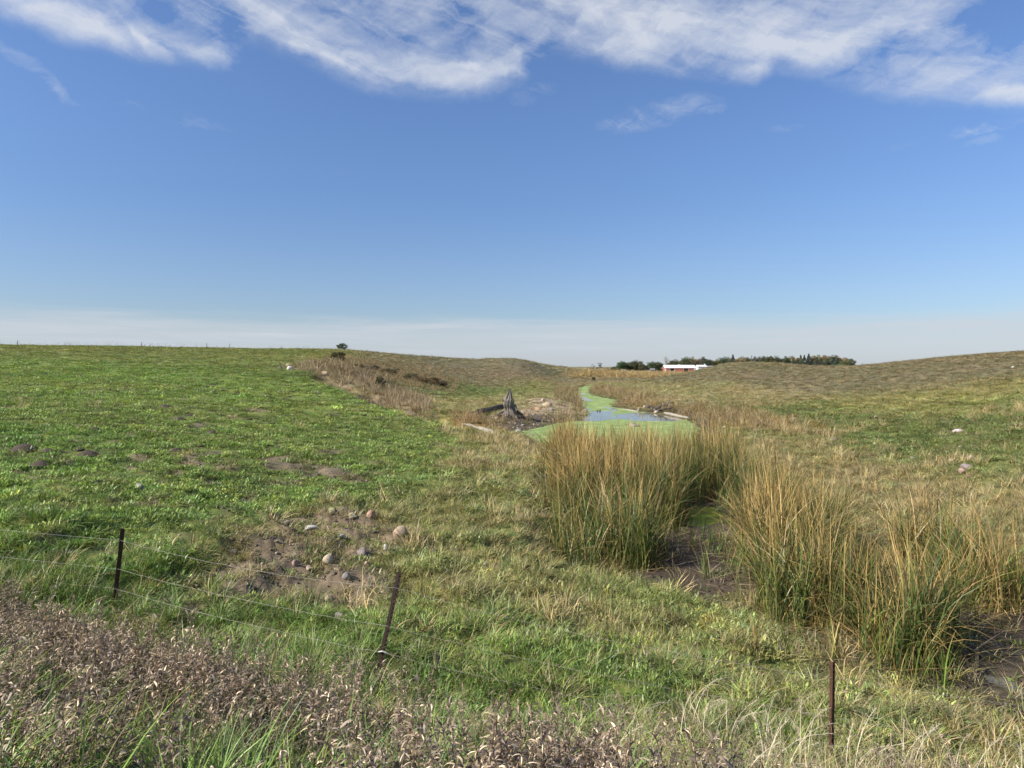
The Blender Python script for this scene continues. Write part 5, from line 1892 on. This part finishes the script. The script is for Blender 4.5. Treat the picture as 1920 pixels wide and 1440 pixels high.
def trunk_mesh(seed, kind):
    rg_ = np.random.default_rng(seed)
    bm = bmesh.new()
    top = .95 if kind == 'conifer' else .7
    tube(bm, [(0, 0, -.05), (.005, 0, .15), (.0, .01, .35), (.01, 0, top)], [.035, .028, .022, .006], 7)
    if kind != 'conifer':
        for i in range(8):
            an = i * 2.4 + rg_.uniform(0, 1)
            z0 = rg_.uniform(.15, .5)
            ln = rg_.uniform(.25, .42)
            tube(bm, [(0, 0, z0), (.4 * ln * math.cos(an), .4 * ln * math.sin(an), z0 + .4 * ln), (ln * math.cos(an), ln * math.sin(an), min(z0 + ln * .85, .93))], [.016, .010, .003], 5)
    return bm_mesh('trunk', bm)


CR = {'round': [crown_mesh('crown', 600 + i, 'round', 2600, .036) for i in range(4)], 'conifer': [crown_mesh('crown', 610 + i, 'conifer', 1900, .034) for i in range(3)],
      'bush': [crown_mesh('crown', 620 + i, 'bush', 3600, .030) for i in range(3)], 'sparse': [crown_mesh('crown', 630 + i, 'sparse', 420, .028) for i in range(3)]}
TRK = {k: [trunk_mesh(640 + i, k) for i in range(2)] for k in ('round', 'conifer', 'sparse', 'bush')}
DKG, OLV, YEL, AUT, SPR, BLU = (.100, .122, .070), (.140, .145, .075), (.23, .195, .090), (.20, .155, .090), (.095, .115, .085), (.110, .128, .095)


def tree(name, px, ytop, ybase, wpx, d, kind, colr, label, category='tree', group=None, bark=None):
    """a tree at distance d whose top and foot appear at these photograph rows"""
    rt, rb = ray(px, ytop), ray(px, ybase)
    ztop = H + rt[2] * d
    x_ = rb[0] * d
    zg = gz(x_, d)
    h_ = max(ztop - zg, .5)
    wd = wpx / F * d / .88
    root = empty(name, (x_, d, zg), label, category, group, random.uniform(0, 6.28))
    c = obj('crown', random.choice(CR[kind]), M_LEAF, parent=root)
    c.scale = (wd, wd, h_)
    c.color = (*(q * random.uniform(.88, 1.12) for q in colr), 1)
    t_ = obj('trunk', random.choice(TRK[kind]), bark or M_TRUNK, parent=root)
    t_.scale = (min(wd, h_), min(wd, h_), h_)
    return root


tree('evergreen_bush', 635, 656, 687, 31, hit(635, 684)[1], 'bush', (.055, .062, .030), 'dark evergreen bush at the head of the gully', 'bush')
# crest bush sits on the skyline
def crest(px, lim=320):
    r_ = ray(px, 690)
    dd = np.exp(np.linspace(math.log(60), math.log(lim), 400))
    z_ = ground_z(r_[0] * dd, dd)
    i = int(np.argmax((z_ - H) / dd))
    return float(dd[i]), 685 - F * float((z_[i] - H) / dd[i])


cd, cy_ = crest(641)
tree('round_bush', 641, cy_ - 14, cy_ + 2, 20, cd - 4, 'bush', DKG, 'round dark bush alone on the skyline of the left hill', 'bush')
tree('gully_shrub', 711, 704, 737, 24, hit(711, 732)[1] + 2, 'bush', (.075, .070, .045), 'grey-green half-bare shrub in the gully', 'bush')
tree('small_shrub', 1113, 706, 715, 8, 225, 'bush', (.09, .085, .04), 'small dark shrub by the far bend of the creek', 'bush')

for qx, yt, yb, wpx, lab in ((668, 681, 691, 26, 'leftmost dark shrub of the row under the hill brow, beside the evergreen bush'), (694, 684, 695, 24, 'second dark shrub from the left under the hill brow'),
                             (728, 689, 701, 28, 'third dark shrub from the left under the hill brow'), (770, 698, 711, 24, 'dark low shrub at the middle of the gully slope'),
                             (800, 706, 720, 34, 'widest brown-black shrub on the gully slope'), (828, 713, 725, 22, 'rightmost dark shrub on the gully slope')):
    tree('hillside_shrub', qx, yt - 1, yb + 3, wpx * 1.35, hit(qx, yb)[1], 'bush', (.165, .140, .090), lab, 'bush', 'dark shrubs on the gully slope')
far = 'trees around the farmyard'
for a in ((1044, 686, 691, 7, 620, 'bush', DKG, 'leftmost small dark tree on the distant horizon'), (1051, 685.5, 691, 8, 630, 'bush', DKG, 'second small dark tree from the left on the horizon'),
          (1060, 687.5, 692, 10, 640, 'bush', OLV, 'low olive bush right of the small horizon trees'), (1112, 683, 695, 6, 600, 'sparse', BLU, 'thin leaning tree left of the open airy tree'),
          (1125, 681, 695, 19, 600, 'sparse', BLU, 'open airy tree standing alone left of the farm'), (1138, 691, 696, 6, 590, 'bush', OLV, 'tiny bush right of the open airy tree'),
          (1150, 689, 697, 9, 580, 'round', DKG, 'small round tree left of the dark grove'), (1165, 676, 698, 18, 560, 'round', DKG, 'left tree of the dark rounded grove'),
          (1181, 675, 698, 24, 565, 'round', DKG, 'middle tree of the dark rounded grove'), (1196, 673.5, 698, 20, 560, 'round', DKG, 'right and tallest tree of the dark rounded grove'),
          (1207, 684, 698, 13, 555, 'round', DKG, 'small dark tree between the two groves'), (1222, 679, 698, 18, 560, 'round', DKG, 'left tree of the grove beside the barn'),
          (1234, 676, 698, 21, 562, 'round', DKG, 'right tree of the grove beside the barn'), (1262, 672, 697, 20, 620, 'round', OLV, 'olive tree behind the left end of the barn'),
          (1273, 672.5, 697, 18, 640, 'round', OLV, 'olive-green tree behind the middle of the barn'), (1287, 670, 697, 20, 620, 'round', DKG, 'dark tree behind the right part of the barn'),
          (1299, 670, 697, 15, 650, 'round', YEL, 'yellow autumn tree behind the right end of the barn'), (1306, 671, 697, 12, 655, 'round', AUT, 'orange-tinged tree left of the white house'),
          (1317, 670, 697, 15, 640, 'round', BLU, 'bluish-green tree behind the white house'), (1327, 671, 697, 16, 640, 'round', DKG, 'dark tree just right of the white house'),
          (1337, 672, 697, 12, 655, 'round', OLV, 'small olive tree where the right hill begins')):
    tree('farm_tree', a[0], a[1] - 2, a[2], a[3] * 1.35, *a[4:6], a[6], a[7], 'tree', far)
# bare tree: branches only
bx, bd = ray(1248, 698)[0] * 575, 575.0
bz = gz(bx, bd)
bare = empty('bare_tree', (bx, bd, bz), 'leafless pale grey tree rising left of the barn', 'tree', far)
bm = bmesh.new()
rgb_ = np.random.default_rng(77)
tube(bm, [(0, 0, -.3), (.1, 0, 4), (0, 0, 8), (.2, 0, 14.2)], [.42, .34, .25, .05], 7)
obj('trunk', bm_mesh('trunk', bm), M_PALEBARK, parent=bare)
bm = bmesh.new()
for i in range(46):
    an, z0 = rgb_.uniform(0, 6.3), rgb_.uniform(3.5, 12.5)
    ln = rgb_.uniform(1.6, 4.2) * (1 - .045 * z0)
    e = Vector((ln * math.cos(an), ln * math.sin(an), z0 + ln * rgb_.uniform(.5, 1.1)))
    mid = Vector((e.x * .5, e.y * .5, z0 + (e.z - z0) * .42))
    tube(bm, [(0.05, 0, z0), mid, e], [.13, .08, .03], 4)
    for q in range(3):
        e2 = mid.lerp(e, rgb_.uniform(.2, 1)) + Vector(rgb_.normal(0, .8, 3)) + Vector((0, 0, .5))
        tube(bm, [mid.lerp(e, .3), e2], [.06, .02], 3)
obj('branches', bm_mesh('branches', bm), M_PALEBARK, parent=bare)

# the wood beyond the right-hand hill
wood = 'trees of the wood beyond the right-hand hill'
WT = [(1349, 673, 14, 'round', OLV), (1357, 671, 14, 'round', BLU), (1366, 671.5, 14, 'round', OLV), (1374, 668, 8, 'conifer', SPR), (1383, 670, 15, 'round', YEL), (1393, 670.5, 15, 'round', YEL), (1401, 672, 12, 'round', DKG),
      (1407, 669, 9, 'sparse', OLV), (1415, 671, 14, 'round', BLU), (1424, 671, 13, 'round', OLV), (1433, 670, 13, 'round', DKG), (1443, 664.5, 13, 'round', DKG), (1452, 666, 14, 'round', DKG), (1463, 669, 14, 'round', BLU),
      (1473, 670, 13, 'round', DKG), (1483, 669.5, 15, 'round', YEL), (1493, 670, 15, 'round', YEL), (1501, 669, 9, 'conifer', SPR), (1508, 669, 9, 'conifer', SPR), (1516, 666.5, 10, 'conifer', SPR), (1525, 669, 14, 'round', AUT),
      (1535, 667.5, 16, 'round', YEL), (1547, 668, 15, 'round', YEL), (1559, 667.5, 15, 'round', DKG), (1570, 668, 14, 'round', AUT), (1579, 668, 13, 'round', YEL), (1588, 671, 13, 'round', DKG), (1595, 675, 11, 'round', OLV)]
WORD = {'round': 'rounded', 'conifer': 'pointed', 'sparse': 'thin'}
CW = {OLV: 'olive-green', BLU: 'grey-green', YEL: 'yellowing', DKG: 'dark green', AUT: 'orange-brown', SPR: 'dark spruce-like'}
NUM = ['first', 'second', 'third', 'fourth', 'fifth', 'sixth', 'seventh', 'eighth', 'ninth', 'tenth', 'eleventh', 'twelfth', 'thirteenth', 'fourteenth']
for i, (qx, yt, wpx, kd, cc) in enumerate(WT):
    side = f'{NUM[i]} from the barn' if i < 14 else f'{NUM[len(WT) - 1 - i]} from the right end'
    tree('wood_tree', qx, yt - 3.0, 694, wpx * 1.7, 690 + random.uniform(-8, 20), kd, cc, f'{CW[cc]} {WORD[kd]} tree of the far wood, back row, {side}', 'tree', wood)
WF = [(1455, 677, 16, 'round', AUT), (1470, 678, 18, 'round', AUT), (1487, 675, 11, 'conifer', SPR), (1495, 673, 12, 'conifer', SPR), (1504, 674, 12, 'conifer', SPR), (1513, 674, 12, 'conifer', SPR), (1521, 675, 12, 'conifer', SPR),
      (1531, 672, 13, 'conifer', SPR), (1540, 673, 12, 'conifer', SPR), (1549, 675, 12, 'conifer', SPR), (1559, 672, 14, 'conifer', SPR), (1568, 674, 13, 'conifer', SPR), (1578, 676, 14, 'round', OLV), (1587, 677, 14, 'round', DKG)]
for i, (qx, yt, wpx, kd, cc) in enumerate(WF):
    tree('wood_tree', qx, yt - 1.5, 697, wpx * 1.45, 655 + random.uniform(-6, 8), kd, cc, f'{CW[cc]} {WORD[kd]} tree of the far wood, front row, {NUM[i]} from the left', 'tree', wood)
tree('lone_bush', 1604, 681, 688, 7, 640, 'bush', BLU, 'small lone bush just right of the far wood', 'bush')

# ------------------------------------------------------------------ farm buildings
M_RED = mat_simple('red_siding', (0.36, 0.105, 0.080), 0.7, 0.12, 1.2, 0.0, (3, 3, .3))
M_WHITE = mat_simple('white_metal', (0.78, 0.78, 0.76), 0.5, 0.05, 1.0, 0.0, (3, 1, 1))
M_WPAINT = mat_simple('white_paint', (0.72, 0.71, 0.68), 0.7, 0.06, 2.0)
M_DARK = mat_simple('barn_interior', (0.022, 0.020, 0.018), 0.9, 0.2, 2.0)
M_GREYROOF = mat_simple('grey_roof', (0.20, 0.20, 0.21), 0.6, 0.15, 2.0)
M_GLASS = mat_simple('dark_glass', (0.03, 0.035, 0.04), 0.15, 0.05, 2.0, spec=0.6)


def solid(name, mt, parent, *boxes, label=None):
    bm = bmesh.new()
    for b in boxes:
        box(bm, *b)
    return obj(name, bm_mesh(name, bm), mt, parent=parent, label=label)


def at_row(px, py, d):
    r_ = ray(px, py)
    return r_[0] * d, H + r_[2] * d


BD = 530.0
bx, bz = at_row(1278.5, 697.2, BD)
bx1, _ = at_row(1247, 697, BD)
bx2, _ = at_row(1303, 697, BD)
BL = bx2 - bx1
EV, RG, DP = 3.0, 5.1, 10.0
barn = empty('red_barn', ((bx1 + bx2) / 2, BD, bz), 'long low red barn with white metal roof and two dark doorways', 'barn', None, R(-3))
hl = BL / 2
ds = [(-hl + BL * .175, -hl + BL * .315), (hl - BL * .37, hl - BL * .22)]
# front wall built round its doorways, then back and gables
solid('wall', M_RED, barn, (-hl + .9, ds[0][0], 0, .2, 0, EV), (ds[0][1], ds[1][0], 0, .2, 0, EV), (ds[1][1], hl - .9, 0, .2, 0, EV), (ds[0][0], ds[0][1], 0, .2, 2.75, EV), (ds[1][0], ds[1][1], 0, .2, 2.75, EV),
      (-hl, hl, DP - .2, DP, 0, EV))
bm = bmesh.new()
for sx2 in (-hl, hl - .2):
    va = [bm.verts.new((sx2, yy, zz)) for yy, zz in ((.203, 0), (DP - .203, 0), (DP - .203, EV), (DP / 2, RG - .12), (.203, EV))]
    vb = [bm.verts.new((sx2 + .2, v.co.y, v.co.z)) for v in va]
    bm.faces.new(va)
    bm.faces.new(list(reversed(vb)))
    for k in range(5):
        bm.faces.new((va[k], vb[k], vb[(k + 1) % 5], va[(k + 1) % 5]))
obj('gable_wall', bm_mesh('gable_wall', bm), M_RED, parent=barn)
bm = bmesh.new()
for s1 in (0, 1):
    y0, y1 = (-.5, DP / 2) if s1 == 0 else (DP / 2, DP + .5)
    z0, z1 = (EV - .15, RG) if s1 == 0 else (RG, EV - .15)
    vs = [bm.verts.new(p) for p in ((-hl - .5, y0, z0 + .06), (hl + .5, y0, z0 + .06), (hl + .5, y1, z1 + .06), (-hl - .5, y1, z1 + .06), (-hl - .5, y0, z0 + .2), (hl + .5, y0, z0 + .2), (hl + .5, y1, z1 + .2), (-hl - .5, y1, z1 + .2))]
    for f_ in ((0, 3, 2, 1), (4, 5, 6, 7), (0, 1, 5, 4), (1, 2, 6, 5), (2, 3, 7, 6), (3, 0, 4, 7)):
        bm.faces.new([vs[k] for k in f_])
roof = obj('roof', bm_mesh('roof', bm), M_WHITE, parent=barn)
bm = bmesh.new()
for k in range(int(BL / .9)):
    xx = -hl + k * .9
    vs = [bm.verts.new(p) for p in ((xx, -.5, EV + .055), (xx + .06, -.5, EV + .055), (xx + .06, DP / 2, RG + .205), (xx, DP / 2, RG + .205), (xx, -.5, EV + .10), (xx + .06, -.5, EV + .10), (xx + .06, DP / 2, RG + .25), (xx, DP / 2, RG + .25))]
    for f_ in ((4, 5, 6, 7), (0, 1, 5, 4), (1, 2, 6, 5), (3, 0, 4, 7)):
        bm.faces.new([vs[k2] for k2 in f_])
obj('roof_ribs', bm_mesh('roof_ribs', bm), M_WHITE, parent=roof)
solid('roof_vent', M_WHITE, barn, (-.3, .5, DP / 2 - .4, DP / 2 + .4, RG + .1, RG + .75))
for k, (x0, x1) in enumerate(ds):
    solid('doorway', M_DARK, barn, (x0, x1, 3.2, 3.3, 0, 2.75))
    solid('door_post', M_WPAINT, barn, (x0 - .18, x0, -.04, .16, 0, 2.9), (x1, x1 + .18, -.04, .16, 0, 2.9))
solid('corner_panel', M_WPAINT, barn, (-hl, -hl + .9, -.03, .2, 0, EV))
solid('corner_panel', M_WPAINT, barn, (hl - .9, hl, -.03, .2, 0, EV))
solid('feed_bunk', M_WPAINT, barn, (ds[0][0] + .3, ds[0][1] - .2, .8, 1.6, 0, 1.0))

hx, hz = at_row(1317, 692.5, 560)
hgz = gz(hx, 560)
house = empty('white_house', (hx, 560, hgz), 'white house with small windows half hidden behind the hill right of the barn', 'house')
top = hz + 3.3 - hgz
wl, wr = -3.6, 3.4
solid('wall', M_WPAINT, house, (wl, wr, 0, 7, 0, top - 1.0))
bm = bmesh.new()
va = [(wl - .4, -.4, top - 1.0), (wr + .4, -.4, top - 1.0), (wr + .4, 7.4, top - 1.0), (wl - .4, 7.4, top - 1.0), (wl - .4, 3.5, top + .3), (wr + .4, 3.5, top + .3)]
vs = [bm.verts.new(p) for p in va]
for f_ in ((0, 3, 2, 1), (0, 1, 5, 4), (2, 3, 4, 5), (1, 2, 5), (3, 0, 4)):
    bm.faces.new([vs[k] for k in f_])
obj('roof', bm_mesh('roof', bm), M_WPAINT, parent=house)
solid('chimney', M_WPAINT, house, (wr - .9, wr - .2, 3.2, 3.9, top - .4, top + 1.3))
for k in range(4):
    f_ = solid('window', M_WPAINT, house, (wl + .7 + k * 1.6, wl + 1.6 + k * 1.6, -.06, .03, top - 2.3, top - 1.3))
    solid('pane', M_GLASS, f_, (wl + .78 + k * 1.6, wl + 1.52 + k * 1.6, -.075, -.05, top - 2.2, top - 1.4))
wx, wz = at_row(1330, 691, 575)
wgz = gz(wx, 575)
wing = empty('grey_shed', (wx, 575, wgz), 'grey-roofed outbuilding just right of the white house', 'shed')
tw_ = wz + 1.3 - wgz
solid('wall', M_GREYROOF, wing, (-3, 3, 0, 5, 0, tw_))
bm = bmesh.new()
vs = [bm.verts.new(p) for p in ((-3.3, -.4, tw_ + .003), (3.3, -.4, tw_ + .003), (3.3, 5.4, tw_ + .003), (-3.3, 5.4, tw_ + .003), (-3.3, 2.5, tw_ + 1.2), (3.3, 2.5, tw_ + 1.2))]
for f_ in ((0, 3, 2, 1), (0, 1, 5, 4), (2, 3, 4, 5), (1, 2, 5), (3, 0, 4)):
    bm.faces.new([vs[k] for k in f_])
obj('roof', bm_mesh('roof', bm), M_GREYROOF, parent=wing)

for (qx, qy, d_, wpx, hpx, nm, lab, mt, rmt) in ((1169.5, 697, 540, 7, 4.5, 'white_shed', 'tiny white shed in front of the dark grove', M_WPAINT, M_GREYROOF),
                                                 (1224, 696, 545, 8, 5.5, 'lean_shed', 'small grey shed with sloping roof under the trees beside the barn', M_GREYROOF, M_GREYROOF)):
    x_, _ = at_row(qx, qy, d_)
    z_ = gz(x_, d_)
    _, zt = at_row(qx, qy - hpx, d_)
    w_ = wpx / F * d_ / 2
    hh = zt - z_
    o = empty(nm, (x_, d_, z_), lab, 'shed')
    solid('wall', mt, o, (-w_, w_, 0, 3, 0, hh * .68))
    bm = bmesh.new()
    vs = [bm.verts.new(p) for p in ((-w_ - .2, -.3, hh * .68 + .003), (w_ + .2, -.3, hh * .68 + .003), (w_ + .2, 3.3, hh * .68 + .003), (-w_ - .2, 3.3, hh * .68 + .003), (-w_ - .2, 1.5, hh), (w_ + .2, 1.5, hh))]
    for f_ in ((0, 3, 2, 1), (0, 1, 5, 4), (2, 3, 4, 5), (1, 2, 5), (3, 0, 4)):
        bm.faces.new([vs[k] for k in f_])
    obj('roof', bm_mesh('roof', bm), rmt, parent=o)
    solid('door', M_DARK, o, (-.5, .4, -.03, .02, 0, hh * .5))
for (qx, lab) in ((1206, 'low white wagon at the edge of the field left of the barn'), (1216.5, 'low white wagon nearer to the barn, under the grove')):
    x_, _ = at_row(qx, 697, 535)
    z_ = gz(x_, 535)
    o = empty('farm_wagon', (x_, 535, z_), lab, 'wagon', 'white farm wagons')
    solid('wagon_box', M_WPAINT, o, (-1.2, 1.2, -.7, .7, .6, 1.2))
    for sx2 in (-.8, .8):
        for sy2 in (-.72, .72):
            bm = bmesh.new()
            bmesh.ops.create_cone(bm, cap_ends=True, segments=12, radius1=.33, radius2=.33, depth=.16, matrix=Matrix.Translation((sx2, sy2, .33)) @ Matrix.Rotation(R(90), 4, 'X'))
            obj('wheel', bm_mesh('wheel', bm), M_DARK, parent=o)

# ---- weathered posts of an old fence on the skyline
pm = bmesh.new()
tube(pm, [(0, 0, -.3), (.01, 0, .6), (.02, .01, 1.3)], [.075, .07, .06], 7)
PM = bm_mesh('weathered_post', pm)
for i, (qx, lab) in enumerate(((33, 'weathered fence post at the far left of the skyline'), (265, 'weathered fence post on the skyline among dry stalks'), (388, 'weathered fence post on the skyline, next to last before the bush'),
                               (431, 'weathered fence post on the skyline, nearest to the bush'))):
    cd, _ = crest(qx, 260)
    x_ = ray(qx, 660)[0] * cd
    obj('weathered_post', PM, M_TRUNK, label=lab, category='fence post', group='old fence posts on the skyline', loc=(x_, cd, gz(x_, cd)), rot=(0, random.uniform(-.06, .06), random.uniform(0, 6)))
#@@END@@
